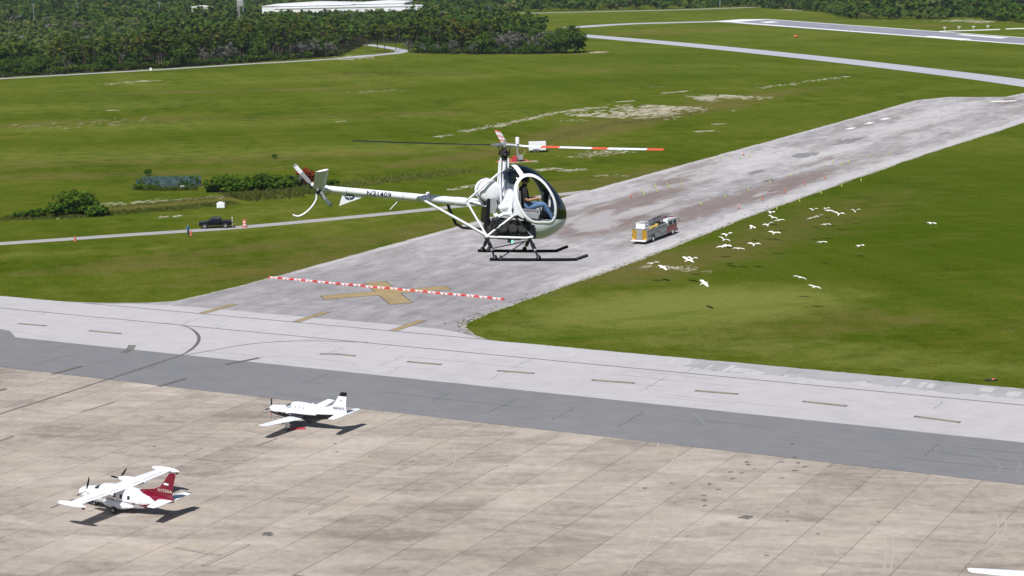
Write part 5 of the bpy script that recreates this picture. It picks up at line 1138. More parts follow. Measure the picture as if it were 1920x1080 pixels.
# ================================================================== PARKED AEROPLANES
class Hull:
    """fuselage from stations (x, bottom, top, half width, squareness)"""
    def __init__(s, st, sub=6):
        s.S = np.array(catmull([tuple(q) for q in st], sub))
        o = np.argsort(s.S[:, 0]); s.T = s.S[o]
    def at(s, x): return [float(np.interp(x, s.T[:, 0], s.T[:, k])) for k in (1, 2, 3)]
    def pt(s, x, a, off=0.0):
        """point at station x, angle a (0 = left side, 90 = top), pushed out by off"""
        b, t, w = s.at(x); c, n = math.cos(a), math.sin(a); e = 2 / 2.2
        return Vector((x, (w + off) * abs(c) ** e * (1 if c >= 0 else -1), (t + b) / 2 + ((t - b) / 2 + off) * abs(n) ** e * (1 if n >= 0 else -1)))
    def mesh(s, mb, n=36, mi=0):
        rings = [[tuple(s.pt(x, 2 * math.pi * k / n)) for k in range(n)] for x in s.S[:, 0]]
        if callable(mi):
            def f(i, j):
                q = [Vector(rings[i][j]), Vector(rings[i + 1][(j + 1) % n])]; c = (q[0] + q[1]) / 2; return mi(c.x, c.y, c.z)
            mb.loft(rings, f)
        else: mb.loft(rings, mi)
        return mb
    def patch(s, mb, x0, x1, a0, a1, off=.012, nx=4, na=4, mi=0):
        xs = np.linspace(x0, x1, nx + 1); an = np.linspace(R(a0), R(a1), na + 1)
        for i in range(nx):
            for j in range(na): mb.face([s.pt(xs[i], an[j], off), s.pt(xs[i + 1], an[j], off), s.pt(xs[i + 1], an[j + 1], off), s.pt(xs[i], an[j + 1], off)], mi)
        return mb
def wing(sections, mode='h', mi=0):
    return MB().loft([foil(le, ch, t, pos, mode) for (le, ch, t, pos) in sections], mi)
def wheel(parent, c, r, w, name='wheel'):
    o = MB().tube([(c[0], c[1] - w / 2, c[2]), (c[0], c[1] - w * .3, c[2]), (c[0], c[1] + w * .3, c[2]), (c[0], c[1] + w / 2, c[2])], [r * .82, r, r, r * .82], 20).build(name, M['rubber'], parent, 50)
    MB().tube([(c[0], c[1] - w / 2 - .006, c[2]), (c[0], c[1] + w / 2 + .006, c[2])], r * .52, 14).build('hub', M['alu'], o, 50)
    return o
def prop(parent, c, r, n, a0, tipmat, mat='black', spin=.16, spinmat='white'):
    o = MB().tube([(0, 0, 0), (.18, 0, 0), (.30, 0, 0), (.36, 0, 0)], [spin, spin * .92, spin * .5, .01], 16).build('spinner', M[spinmat], parent, 50, loc=c)
    for k in range(n):
        rg = []
        for q in (.08, .2, .45, .75, .9, 1.0):
            ch = np.interp(q, [.08, .2, .45, .75, 1], [.08, .12, .17, .16, .09]); tw = R(np.interp(q, [0, 1], [55, 18]))
            rg.append([(.1 + (p[0] + ch * .4) * math.sin(tw) + p[2] * math.cos(tw), (p[0] + ch * .4) * math.cos(tw) - p[2] * math.sin(tw), r * q) for p in foil(0, ch, .14, (0, 0), 'h')])
        bl = MB().loft(rg, lambda i, j: 1 if i >= 4 else 0).build('blade', [M[mat], M[tipmat]], o, 50); bl.rotation_euler = (R(a0 + 360 * k / n), 0, 0)
    return o
def lettering(body, size, mat, parent, M4, name='registration'):
    me = text_mesh(body, size); me.materials.clear(); me.materials.append(M[mat]); o = link_obj(name, me, parent); o.matrix_local = M4; return o
GZ = 0.046
# --- single turboprop, low wing
def turboprop(root, plain=False):
    H_ = Hull([(3.42, 1.26, 1.94, .30), (3.30, 1.14, 2.0, .42), (2.8, 1.03, 2.05, .52), (1.9, .90, 2.12, .60), (1.35, .85, 2.18, .64), (.85, .82, 2.42, .66), (.35, .82, 2.64, .67), (-.3, .82, 2.70, .67), (-1.2, .83, 2.67, .67), (-2.2, .90, 2.60, .63), (-3.2, 1.05, 2.48, .53), (-4.2, 1.27, 2.34, .40), (-5.2, 1.52, 2.22, .26), (-6.1, 1.76, 2.12, .13), (-6.6, 1.90, 2.04, .05)])
    def split(x, y, z):
        return 1 if z < np.interp(x, [-6.6, -4.5, -2, 0, 2.2, 3.42], [1.90, 1.80, 1.62, 1.52, 1.46, 1.50]) else 0
    H_.mesh(MB(), 40, split).build('fuselage', [M['white'], M['black']], root, 50)
    for s in (-1, 1):
        w_ = wing([(1.05, 2.05, .15, (s * .45, .98)), (.95, 1.85, .15, (s * .95, 1.03)), (.72, 1.45, .13, (s * 3.6, 1.28)), (.45, 1.02, .11, (s * 6.2, 1.53)), (.25, .62, .07, (s * 6.42, 1.56))], 'h', lambda i, j: 1 if i == 3 else 0).build('wing', [M['white'], M['black' if s < 0 else 'white']], root, 50)
        MB().box(-.62, -.60, s * 1.2 - .0, s * 1.2 + s * 2.6, 1.11, 1.13).build('flap_gap', M['grey'], w_)
        wing([(-5.25, 1.32, .10, (0, 1.98)), (-5.38, 1.16, .10, (s * .6, 1.98)), (-5.78, .78, .09, (s * 2.42, 2.0)), (-5.95, .5, .06, (s * 2.52, 2.0))]).build('tailplane', M['white'], root, 50)
        b = MB().tube([(-.1, s * 1.95, 1.02), (-.1, s * 1.98, .32)], .06, 8).build('main_leg', M['white'], root, 50)
        MB().box(-.42, .18, s * 2.10 - .012, s * 2.10 + .012, .34, 1.05).build('gear_door', M['white'], b)
        wheel(root, (-.1, s * 1.95, .28), .28, .2)
    MB().tube([(2.62, 0, 1.1), (2.72, 0, .3)], .05, 8).build('nose_leg', M['white'], root, 50); wheel(root, (2.74, 0, .24), .24, .16)
    # fin with long dorsal fillet
    def fin_ring(z, le, te, t): return foil(le, le - te, t, (0, z), 'v')
    zs = [(2.0, -3.9, -6.5, .045), (2.42, -3.5, -6.42, .05), (2.56, -4.15, -6.40, .05), (2.8, -4.72, -6.39, .065), (3.3, -5.12, -6.43, .085), (3.86, -5.52, -6.53, .09), (4.22, -5.80, -6.60, .09), (4.30, -5.95, -6.60, .05)]
    fn = MB().loft([fin_ring(*q) for q in zs], lambda i, j: 1 if i >= 5 else 0).build('fin', [M['white'], M['black' if not plain else 'white']], root, 50)
    if not plain:
        for s, ry in ((1, 0), ):
            m4 = Matrix.Translation((-5.55, .16, 2.55)) @ Matrix(((-1, 0, 0, 0), (0, 0, 1, 0), (0, 1, 0, 0), (0, 0, 0, 1))); lettering('N850HP', .40, 'navy_text', fn, m4)
        MB().box(-5.92, -5.72, .075, .08, 3.34, 3.46).build('flag_mark', M['grey'], fn)
    # glazing
    for s in (0, 1):
        for (x0, x1) in ((-.30, -.12), (-.82, -.64), (-1.40, -1.22)):
            a0, a1 = (22, 40) if s == 0 else (140, 158); H_.patch(MB(), x0, x1, a0, a1).build('cabin_window', M['pale_window'], root)
        a0, a1 = (48, 88) if s == 0 else (92, 132); H_.patch(MB(), .52, 1.28, a0, a1).build('windscreen', M['window'], root)
        a0, a1 = (24, 44) if s == 0 else (136, 156); H_.patch(MB(), .30, .95, a0, a1).build('side_window', M['pale_window'], root)
    MB().tube([(2.5, .52, 1.42), (2.1, .72, 1.32)], .09, 10).build('exhaust_stub', M['dark_metal'], root, 50); MB().tube([(2.5, -.52, 1.42), (2.1, -.72, 1.32)], .09, 10).build('exhaust_stub', M['dark_metal'], root, 50)
    for xx in (2.45, 1.55, -1.75, -2.75, -4.2): H_.patch(MB(), xx, xx + .03, -15, 195, .004, 1, 20).build('panel_line', M['grey'], root)
    MB().tube([(.6, .69, 1.42), (.3, .69, 1.40)], .03, 6).build('door_handle', M['grey'], root)
    MB().prism([(-2.2, 2.5), (-2.0, 2.5), (-2.15, 2.78), (-2.25, 2.78)], -.015, .015).build('antenna', M['white'], root)
    MB().tube([(.4, 6.45, 1.55), (.75, 6.45, 1.55)], .02, 5).build('static_probe', M['dark_metal'], root)
    return H_
x, y, _ = gp(559, 800)
tbm = empty('turboprop_aeroplane', (x, y, GZ), (0, 0, R(90 + 60)), 'white single-propeller aeroplane with black belly and black fin tip', 'aeroplane')
tbm.scale = (.93, .93, .95); turboprop(tbm)
prop(tbm, (3.40, 0, 1.60), 1.16, 4, 4, 'cover_red', spinmat='white', spin=.24)
b = MB(); b.ell((3.42, 0, 1.28), (.10, .26, .13), 12, 8); b.tube([(3.45, .1, 1.3), (3.40, .24, .85)], .03, 5); b.build('intake_cover', M['cover_red'], tbm, 60)
x, y, _ = gp(559, 805.5); b = MB(); b.prism([(-.75, 0), (.75, 0), (.70, .10), (-.70, .10)], -.22, .22); ck = b.build('wheel_chock', M['cover_red'], None, bevel=.02, loc=(x, y, GZ), rot=(0, 0, R(4))); tag(ck, 'flat red chock lying on the apron beside the black-bellied aeroplane', 'chock')
# --- twin turboprop, high wing, tip tanks
x, y, _ = gp(231, 957)
mu = empty('twin_aeroplane', (x, y, GZ), (0, 0, R(90 + 59)), 'white twin-propeller aeroplane with tip tanks and dark red tail', 'aeroplane')
H2 = Hull([(4.85, 1.00, 1.12, .06), (4.74, .76, 1.34, .34), (4.35, .60, 1.54, .56), (3.6, .48, 1.68, .72), (2.9, .42, 1.78, .78), (2.3, .38, 2.0, .80), (1.85, .37, 2.14, .83), (1.0, .37, 2.18, .84), (-.6, .37, 2.16, .84), (-1.6, .40, 2.12, .82), (-2.5, .50, 2.06, .74), (-3.4, .72, 1.98, .58), (-4.3, 1.0, 1.88, .40), (-5.1, 1.26, 1.78, .22), (-5.75, 1.44, 1.66, .06)])
def mupaint(x, y, z):
    lim = np.interp(z, [.4, .8, 1.02, 1.15, 1.45, 1.75, 1.98, 2.15], [-2.6, -2.9, -2.5, -3.9, -4.05, -3.55, -2.6, -1.9])
    if x < lim: return 1
    zs = 1.26 - .10 * (x + 2) * .25
    if x < 2.2 and (abs(z - (1.08 + .03 * x)) < .045): return 2
    if x < 1.6 and (abs(z - (.95 + .03 * x)) < .03): return 3
    return 0
H2 = H2; H2.mesh(MB(), 64, mupaint)
big_h = Hull([tuple(r_) for r_ in H2.S[::3]] + [tuple(H2.S[-1])], 6)
H2.S = big_h.S
H2.mesh(MB(), 72, mupaint).build('fuselage', [M['white'], M['red'], M['maroon'], M['grey']], mu, 50)
for s in (-1, 1):
    w_ = wing([(1.02, 1.95, .12, (0, 2.10)), (1.02, 1.90, .12, (s * .9, 2.10)), (.95, 1.72, .11, (s * 2.6, 2.11)), (.74, 1.36, .10, (s * 5.7, 2.12))]).build('wing', M['white'], mu, 50)
    MB().loft([[(-.48, s * .95, 2.12), (-.42, s * .95, 2.12), (-.28, s * 5.0, 2.12), (-.33, s * 5.0, 2.12)], [(-.48, s * .95, 2.175), (-.42, s * .95, 2.18), (-.28, s * 5.0, 2.17), (-.33, s * 5.0, 2.165)]]).build('flap_gap', M['grey'], w_)
    rg = []
    for xx, rr in ((1.75, .02), (1.65, .12), (1.35, .21), (.7, .265), (-.2, .265), (-.8, .20), (-1.25, .09), (-1.4, .02)): rg.append([(xx, s * 5.82 + rr * math.cos(a), 2.06 + rr * .95 * math.sin(a)) for a in np.linspace(0, 2 * math.pi, 19)[:-1]])
    tk = MB().loft(rg, lambda i, j: 1 if i >= 5 else 0).build('tip_tank', [M['white'], M['white']], mu, 60)
    MB().box(-1.25, -.95, s * 5.82 - .012, s * 5.82 + .012, 1.78, 1.96).build('tank_fin', M['red'], tk)
    rg = []
    for xx, rr, zz in ((2.05, .17, 1.98), (1.9, .26, 1.98), (1.4, .33, 1.97), (.6, .34, 1.98), (-.2, .28, 2.02), (-.95, .10, 2.06)): rg.append([(xx, s * 2.05 + rr * .85 * math.cos(a), zz + rr * math.sin(a)) for a in np.linspace(0, 2 * math.pi, 21)[:-1]])
    nc = MB().loft(rg).build('nacelle', M['white'], mu, 60)
    prop(mu, (2.05, s * 2.05, 1.98), 1.16, 3, 22 if s > 0 else 55, 'black', spin=.17)
    rg = []
    for xx, q in ((1.7, .02), (1.4, .5), (.8, .9), (0, 1), (-.8, .85), (-1.5, .45), (-1.9, .02)): rg.append([(xx, s * (.72 + .0) + s * .42 * q * max(math.cos(a), -.3), .70 + .38 * q * math.sin(a)) for a in np.linspace(0, 2 * math.pi, 19)[:-1]])
    MB().loft(rg).build('gear_sponson', M['white'], mu, 60)
    MB().tube([(0, s * 1.02, .7), (0, s * 1.12, .3)], .06, 8).build('main_leg', M['white'], mu, 50); wheel(mu, (0, s * 1.14, .30), .30, .22)
    wing([(-4.22, 1.55, .09, (0, 1.60)), (-4.36, 1.40, .09, (s * .45, 1.60)), (-4.88, .92, .08, (s * 2.25, 1.63)), (-4.95, .84, .06, (s * 2.42, 1.63))], 'h', lambda i, j: 1 if i == 2 else 0).build('tailplane', [M['white'], M['black' if s < 0 else 'white']], mu, 50)
    a0, a1 = (40, 84) if s > 0 else (96, 140); H2.patch(MB(), 2.12, 2.72, a0, a1).build('windscreen', M['window'], mu)
    a0, a1 = (18, 38) if s > 0 else (142, 162); H2.patch(MB(), 1.75, 2.35, a0, a1).build('side_window', M['window'], mu)
    for xx in (.9, .15, -.6, -1.45): a0, a1 = (4, 24) if s > 0 else (156, 176); H2.patch(MB(), xx - .14, xx + .14, a0, a1).build('cabin_window', M['window'], mu)
for xx in (3.0, 1.5, -.2, -1.9, -2.6): H2.patch(MB(), xx, xx + .03, -30, 210, .004, 1, 24).build('panel_line', M['grey'], mu)
for dx in (-.16, .16): wheel(mu, (3.15, dx, .22), .22, .12)
MB().tube([(3.1, 0, .7), (3.15, 0, .25)], .05, 8).build('nose_leg', M['white'], mu, 50)
def fr2(z, le, te, t): return foil(le, le - te, t, (0, z), 'v')
fn = MB().loft([fr2(*q) for q in [(1.70, -2.6, -5.74, .035), (2.08, -1.75, -5.70, .035), (2.20, -2.6, -5.68, .04), (2.38, -3.65, -5.66, .05), (2.65, -4.35, -5.78, .07), (3.3, -4.92, -5.98, .09), (3.88, -5.40, -6.14, .09), (4.0, -5.55, -6.14, .05)]]).build('fin', M['red'], mu, 50)
m4 = Matrix.Translation((-4.95, .11, 2.38)) @ Matrix(((-1, 0, 0, 0), (0, 0, 1, 0), (0, 1, 0, 0), (0, 0, 0, 1))); lettering('N103AA', .40, 'cream', fn, m4)
b = MB(); b.face([(-5.12 + .30 * math.cos(t), .085, 2.98 + .10 * math.sin(t)) for t in np.linspace(0, 2 * math.pi, 21)[:-1]]); b.build('oval_mark', M['white'], fn)
# --- a third aeroplane, only its roof shows at the lower right corner
x, y, _ = gp(1816, 1072, 1.56)
oth = empty('white_aeroplane', (x + 6.42, y - .1, GZ), (0, 0, R(86)), 'white wing tip of an aeroplane reaching into the lower right corner', 'aeroplane')
turboprop(oth, True)

# ================================================================== VEHICLES
# --- fire engine with aerial ladder
ra, rb = gp(1196, 457), gp(1281, 441)
ft_dir = math.atan2(UU[1], UU[0])
x, y, _ = gp(1236, 449); fire = empty('fire_engine', (x - .6, y + 1.1, .02), (0, 0, ft_dir), 'silver fire engine with red cab front, ladder and chevron rear on the closed runway', 'fire engine')
LT = 10.6; X0 = -LT / 2; fire.scale = (1.17, 1.06, 1.0)
b = MB(); b.box(X0 + .2, X0 + 9.4, -.5, .5, .55, .85); b.build('chassis', M['dark_metal'], fire)
b = MB(); b.prism([(X0 + .15, .55), (X0 + 7.0, .55), (X0 + 7.0, 2.35), (X0 + 3.6, 2.35), (X0 + 3.2, 2.10), (X0 + .15, 2.10)], -1.25, 1.25); body = b.build('body', M['silver'], fire, bevel=.03)
for s in (-1, 1):
    for (a, c, z0, z1) in ((.3, 1.5, 1.12, 2.0), (2.9, 3.7, .7, 2.0), (3.8, 4.8, .7, 2.2), (4.9, 5.9, .7, 2.2), (6.0, 6.9, .7, 2.2), (1.6, 2.8, 1.35, 2.0)):
        d = MB(); d.box(X0 + a, X0 + c, s * 1.25 - .02, s * 1.25 + .02, z0, z1); dd = d.build('locker_door', M['silver'], body)
        MB().box(X0 + a + .2, X0 + c - .2, s * 1.285 - .015, s * 1.285 + .015, z0 + .06, z0 + .10).build('handle', M['dark_metal'], dd)
    MB().box(X0 + .2, X0 + 6.95, s * 1.265 - .012, s * 1.265 + .012, 2.02, 2.09).build('stripe', M['dark_metal'], body)
    MB().prism([(X0 + .2, 1.22), (X0 + 4.2, 1.50), (X0 + 4.7, .95), (X0 + 6.9, 1.0), (X0 + 6.9, 1.06), (X0 + 4.75, 1.02), (X0 + 4.25, 1.58), (X0 + .2, 1.30)], s * 1.28 - .006, s * 1.28 + .006).build('side_stripe', M['dark_metal'], body)
# cab
b = MB(); b.prism([(X0 + 7.1, .60), (X0 + 10.35, .60), (X0 + 10.45, .75), (X0 + 10.45, 1.75), (X0 + 7.1, 1.75)], -1.25, 1.25); cab = b.build('cab', M['fire_red'], fire, bevel=.05)
b = MB(); b.prism([(X0 + 7.1, 1.755), (X0 + 10.44, 1.755), (X0 + 10.30, 2.70), (X0 + 10.1, 2.78), (X0 + 7.1, 2.90)], -1.24, 1.24); up = b.build('cab_roof', M['white'], fire, bevel=.06)
for s in (-1, 1):
    for (a, c) in ((7.5, 8.05), (8.2, 8.75), (9.15, 10.05)): MB().box(X0 + a, X0 + c, s * 1.24 - .02, s * 1.24 + .02, 1.85, 2.48).build('cab_window', M['window'], up)
    for (a, c) in ((7.25, 8.85), (8.95, 10.25)): MB().prism([(X0 + a, .78), (X0 + c, .78), (X0 + c, 1.74), (X0 + a, 1.74)], s * 1.25 - .016, s * 1.25 + .016).build('cab_door', M['fire_red'], cab)
    MB().tube([(X0 + 10.35, s * 1.2, 2.5), (X0 + 10.7, s * 1.45, 2.55), (X0 + 10.75, s * 1.5, 2.1)], .035, 6).build('mirror', M['dark_metal'], fire)
    MB().box(X0 + 10.44, X0 + 10.50, s * .85 - .2, s * .85 + .2, 1.0, 1.2).build('headlight', M['lamp'], cab)
    for (wx) in (2.2, 8.9):
        w = wheel(fire, (X0 + wx, s * 1.08, .55), .55, .36); MB().tube([(X0 + wx, s * 1.262, .55), (X0 + wx, s * 1.285, .55)], .27, 14).build('wheel_cover', M['lamp'], w, 50)
        MB().prism([(X0 + wx - .72, .55), (X0 + wx - .62, 1.05), (X0 + wx - .3, 1.24), (X0 + wx + .3, 1.24), (X0 + wx + .62, 1.05), (X0 + wx + .72, .55)], s * 1.257 - .006, s * 1.257 + .006).build('wheel_arch', M['dark_metal'], fire)
MB().box(X0 + 10.43, X0 + 10.47, -1.1, 1.1, 1.85, 2.6).build('windscreen', M['window'], up)
MB().box(X0 + 10.3, X0 + 10.85, -1.2, 1.2, .5, .85).build('front_bumper', M['dark_metal'], fire, bevel=.04)
MB().box(X0 + 9.7, X0 + 10.0, -.9, .9, 2.80, 2.93).build('light_bar', M['fire_red'], up)
MB().box(X0 - .35, X0 + .15, -1.2, 1.2, .45, .62).build('rear_step', M['mark_white'], fire, bevel=.02)
# rear chevron panels
for s in (-1, 1):
    c0 = s * .82; pn = MB().box(X0 + .10, X0 + .145, c0 - .38, c0 + .38, .70, 2.25).build('chevron_panel', M['chev'], fire)
    for k in range(5):
        z0 = .72 + k * .31; MB().face([(X0 + .094, c0 - .38, z0), (X0 + .094, c0 + .38, z0 + .38 * 1), (X0 + .094, c0 + .38, z0 + .52), (X0 + .094, c0 - .38, z0 + .14)] if s > 0 else [(X0 + .094, c0 + .38, z0), (X0 + .094, c0 - .38, z0 + .38), (X0 + .094, c0 - .38, z0 + .52), (X0 + .094, c0 + .38, z0 + .14)]).build('chevron_stripe', M['dark_metal'], pn)
MB().box(X0 + .09, X0 + .145, -.42, .42, .75, 2.12).build('roll_door', M['silver'], fire)
for k in range(7): MB().box(X0 + .08, X0 + .095, -.40, .40, .85 + k * .18, .87 + k * .18).build('roll_door_rib', M['grey'], fire)
# hose bed, turntable, ladder, rescue basket
MB().box(X0 + .4, X0 + 3.0, -1.0, 1.0, 2.09, 2.22).build('deck', M['grey'], fire)
hs = MB()
for k in range(5): hs.tube([(X0 + 1.6, -1.0 + .10 * k, 2.2 + .02 * k), (X0 + 4.0, -1.05 + .1 * k, 2.40 + .02 * k), (X0 + 4.3, -1.0 + .1 * k, 2.62)], .07, 6)
hs.build('hose', M['gold'], fire, 60)
MB().tube([(X0 + 5.6, 0, 2.3), (X0 + 5.6, 0, 2.8)], .75, 20).build('turntable', M['dark_metal'], fire, 50)
MB().box(X0 + 4.2, X0 + 7.0, -1.0, .9, 2.36, 2.5).build('hose_bed_cover', M['dark_metal'], fire)
def ladder(name, x0, x1, z0, z1, hw, hgt, mat):
    d = MB(); n_ = int((x1 - x0) / .35)
    for s in (-1, 1):
        d.tube([(x0, s * hw, z0), (x1, s * hw, z1)], .05, 6); d.tube([(x0, s * hw, z0 + hgt), (x1, s * hw, z1 + hgt)], .04, 6)
        for k in range(n_):
            f0, f1 = k / n_, (k + 1) / n_; d.tube([(x0 + (x1 - x0) * f0, s * hw, z0 + (z1 - z0) * f0 + (0 if k % 2 else hgt)), (x0 + (x1 - x0) * f1, s * hw, z0 + (z1 - z0) * f1 + (hgt if k % 2 else 0))], .025, 5)
    for k in range(n_ + 1):
        f0 = k / n_; d.tube([(x0 + (x1 - x0) * f0, -hw, z0 + (z1 - z0) * f0), (x0 + (x1 - x0) * f0, hw, z0 + (z1 - z0) * f0)], .025, 5)
    return d.build(name, mat, fire, 60)
ladder('ladder', X0 + 1.2, X0 + 9.6, 2.55, 3.02, .42, .42, M['alu']); ladder('ladder', X0 + 1.6, X0 + 9.2, 2.68, 3.12, .30, .36, M['alu'])
for s in (-1, 1): MB().prism([(X0 + 5.6, 2.90), (X0 + 8.4, 3.05), (X0 + 8.4, 3.28), (X0 + 5.6, 3.13)], s * .49 - .015, s * .49 + .015).build('ladder_sign', M['fire_red'], fire)
b = MB(); b.prism([(X0 + .5, 2.3), (X0 + 1.6, 2.3), (X0 + 1.7, 2.45), (X0 + .45, 2.45)], -.75, .75); bk = b.build('basket', M['white'], fire, bevel=.02)
for (px_, py_) in ((.5, -.7), (.5, .7), (1.6, -.7), (1.6, .7)): MB().tube([(X0 + px_, py_, 2.4), (X0 + px_, py_, 3.35)], .04, 6).build('basket_post', M['white'], bk)
for zz in (2.9, 3.35): MB().tube([(X0 + .5, -.7, zz), (X0 + .5, .7, zz), (X0 + 1.6, .7, zz), (X0 + 1.6, -.7, zz), (X0 + .5, -.7, zz)], .035, 6).build('basket_rail', M['white'], bk)
MB().box(X0 + .47, X0 + .53, -.7, .7, 2.45, 3.2).build('basket_panel', M['white'], bk)
# --- dark pickup on the narrow road
x, y, _ = gp(403, 429)
pk = empty('pickup_truck', (x, y + 1.2, .02), (0, 0, R(184)), 'dark navy crew-cab pickup parked on the grass beside the narrow road', 'pickup truck')
b = MB()
for yy in (0,):
    prof = [(2.85, .55), (2.92, .80), (2.85, 1.10), (1.55, 1.20), (1.45, 1.24), (-.95, 1.24), (-.98, 1.20), (-2.8, 1.18), (-2.85, .60), (-2.6, .48), (2.6, .48)]
    rg = []
    for s, inn in ((-1, .10), (-.97, .03), (-.9, 0), (.9, 0), (.97, .03), (1, .10)): rg.append([(px_ * (1 - inn * .05), s * .98, z if z > .6 else z) for px_, z in prof])
    b.loft(rg)
bd = b.build('body', M['navy'], pk, 35, bevel=.03)
rg = []
for z, x0, x1, w in ((1.22, 1.50, -1.0, .93), (1.5, 1.02, -.96, .86), (1.78, .60, -.88, .76), (1.86, .45, -.80, .70)): rg.append([(x1, -w, z), (x0, -w, z), (x0, w, z), (x1, w, z)])
cb = MB().loft(rg).build('cab', M['navy'], pk, bevel=.04)
for s in (-1, 1):
    MB().face([(.95, s * .885, 1.30), (1.22, s * .905, 1.30), (.66, s * .80, 1.72), (.15, s * .80, 1.72), (.15, s * .905, 1.30)]).build('side_window', M['window'], cb)
    MB().face([(.05, s * .906, 1.30), (.05, s * .80, 1.72), (-.75, s * .80, 1.72), (-.85, s * .905, 1.30)]).build('side_window', M['window'], cb)
    for wx in (1.85, -1.75):
        wheel(pk, (wx, s * .90, .40), .40, .26); MB().prism([(wx - .52, .45), (wx - .4, .80), (wx, .92), (wx + .4, .80), (wx + .52, .45)], s * .985 - .004, s * .985 + .004).build('wheel_arch', M['rubber'], pk)
    MB().box(2.86, 2.93, s * .75 - .15, s * .75 + .15, .82, 1.0).build('headlight', M['lamp'], pk); MB().box(-2.87, -2.80, s * .88 - .07, s * .88 + .07, .8, 1.1).build('tail_light', M['fire_red'], pk)
    MB().box(.95, 1.12, s * 1.0 - .02, s * 1.0 + s * .16 + .02, 1.25, 1.42).build('mirror', M['navy'], pk); MB().box(-2.75, -1.05, s * .95 - .05, s * .95 + .05, 1.18, 1.26).build('bed_rail', M['rubber'], pk)
MB().face([(1.47, -.85, 1.27), (1.47, .85, 1.27), (.66, .68, 1.78), (.66, -.68, 1.78)]).build('windscreen', M['window'], cb)
MB().box(-2.72, -1.08, -.80, .80, 1.10, 1.205).build('bed_cover', M['rubber'], pk); MB().box(2.9, 2.97, -.45, .45, .62, .98).build('grille', M['dark_metal'], pk); MB().box(-3.02, -2.84, -.85, .85, .50, .66).build('rear_bumper', M['alu'], pk)
# --- white box trailer far across the field
x, y, _ = gp(1008, 286); tl = empty('cargo_trailer', (x, y + 1.2, 0), (0, 0, R(3)), 'white enclosed cargo trailer standing in the field behind the rotor blade', 'trailer')
b = MB(); b.box(-2.05, 1.95, -1.0, 1.0, .45, 2.45); bx_ = b.build('box', M['white'], tl, bevel=.06)
MB().box(-2.0, 1.9, -1.02, -1.0, .45, .58).build('side_rail', M['alu'], bx_); MB().box(.3, 1.8, -1.018, -1.0, 1.05, 1.16).build('lettering_stripe', M['cover_red'], bx_)
for s in (-1, 1):
    for wx in (-.75, -.05): wheel(tl, (wx, s * .95, .34), .34, .22)
    MB().prism([(-1.2, .62), (-1.05, .82), (.25, .82), (.4, .62)], s * 1.06 - .05, s * 1.06 + .05).build('fender', M['alu'], tl)
MB().tube([(1.95, -.5, .45), (3.1, 0, .45), (1.95, .5, .45)], .05, 6).build('drawbar', M['dark_metal'], tl); MB().tube([(3.0, 0, 0), (3.0, 0, .7)], .04, 6).build('jockey_stand', M['alu'], tl)

# ================================================================== FIELD EQUIPMENT
x, y, _ = gp(971, 303); na = empty('antenna_mast', (x, y, 0), (0, 0, 0), 'slim white mast with a thick cylinder top and red base behind the rotor head', 'antenna')
MB().tube([(0, 0, 0), (0, 0, 3.9)], .22, 12).build('pole', M['galv'], na, 50); MB().tube([(0, 0, 3.85), (0, 0, 3.95), (0, 0, 5.35), (0, 0, 5.5)], [.3, .44, .44, .36], 16).build('radome', M['white'], na, 50)
x, y, _ = gp(966, 303.5); eq = empty('red_equipment', (x, y, 0), (0, 0, R(8)), 'small red equipment cabinet and panel at the foot of the white mast', 'cabinet')
MB().box(-.6, .3, -.5, .4, 0, 1.35).build('cabinet', M['cover_red'], eq, bevel=.05); MB().box(.8, 1.8, -.3, .3, .45, 1.55).build('panel', M['grey'], eq, bevel=.03); MB().tube([(.9, 0, 0), (.9, 0, .5)], .06, 6).build('leg', M['fire_red'], eq); MB().tube([(1.7, 0, 0), (1.7, 0, .5)], .06, 6).build('leg', M['fire_red'], eq)
MB().prism([(-4.6, 0), (3.6, 0), (2.2, .55), (-.5, .75), (-3.6, .5)], .55, .6).build('netting', M['orange'], eq); MB().tube([(1.9, 0, 1.5), (2.3, 0, 2.6)], .06, 6).build('flag_pole', M['lime'], eq)
x, y, _ = gp(414, 390); b = MB(); b.box(-.75, .75, -.5, .5, 0, .95); b.box(-.5, .4, -.35, .35, .95, 1.12); bxo = b.build('utility_box', M['white'], None, bevel=.05, loc=(x, y + .4, 0)); tag(bxo, 'white utility box on the bank between the ditch and the pickup', 'utility box')
for px, py, s in ((1492, 71, 1.0),):
    x, y, _ = gp(px, py); b = MB(); b.ell((0, 0, .7), (1.1, .9, .7), 14, 8); o = b.build('orange_marker', M['orange'], None, 60, loc=(x, y, 0)); tag(o, 'lone orange marker in the grass between taxiway and far runway', 'marker')
# screened fence enclosure
f0, f1 = np.array(gp(256, 354)), np.array(gp(367, 353)); fd = (f1 - f0); FL = np.linalg.norm(fd); fe_o = empty('screened_fence', tuple(f0), (0, 0, math.atan2(fd[1], fd[0])), 'teal mesh windscreen fence with vines in the left field', 'fence')
NP = 8
for k in range(NP + 1): MB().tube([(FL * k / NP, 0, 0), (FL * k / NP, 0, 2.15)], .05, 8).build('post', M['net'], fe_o, 50); MB().tube([(FL * k / NP, 4.2, 0), (FL * k / NP, 4.2, 2.15)], .05, 8).build('post', M['net'], fe_o, 50)
for k in range(NP):
    for yy in (0, 4.2):
        b = MB(); nn = 6
        for i in range(nn):
            for j in range(3):
                def q(i, j): return (FL * (k + .02 + .96 * i / nn) / NP, yy + .07 * math.sin(i * 1.7 + j * 2 + k), .08 + 1.95 * j / 3 - (.10 * math.sin(math.pi * i / nn) if j == 3 else 0))
                b.face([q(i, j), q(i + 1, j), q(i + 1, j + 1), q(i, j + 1)])
        b.build('mesh_panel', M['net'], fe_o, 60)
for yy in (0, 4.2): MB().tube([(0, yy, 2.1), (FL, yy, 2.1)], .03, 6).build('top_rail', M['net'], fe_o)
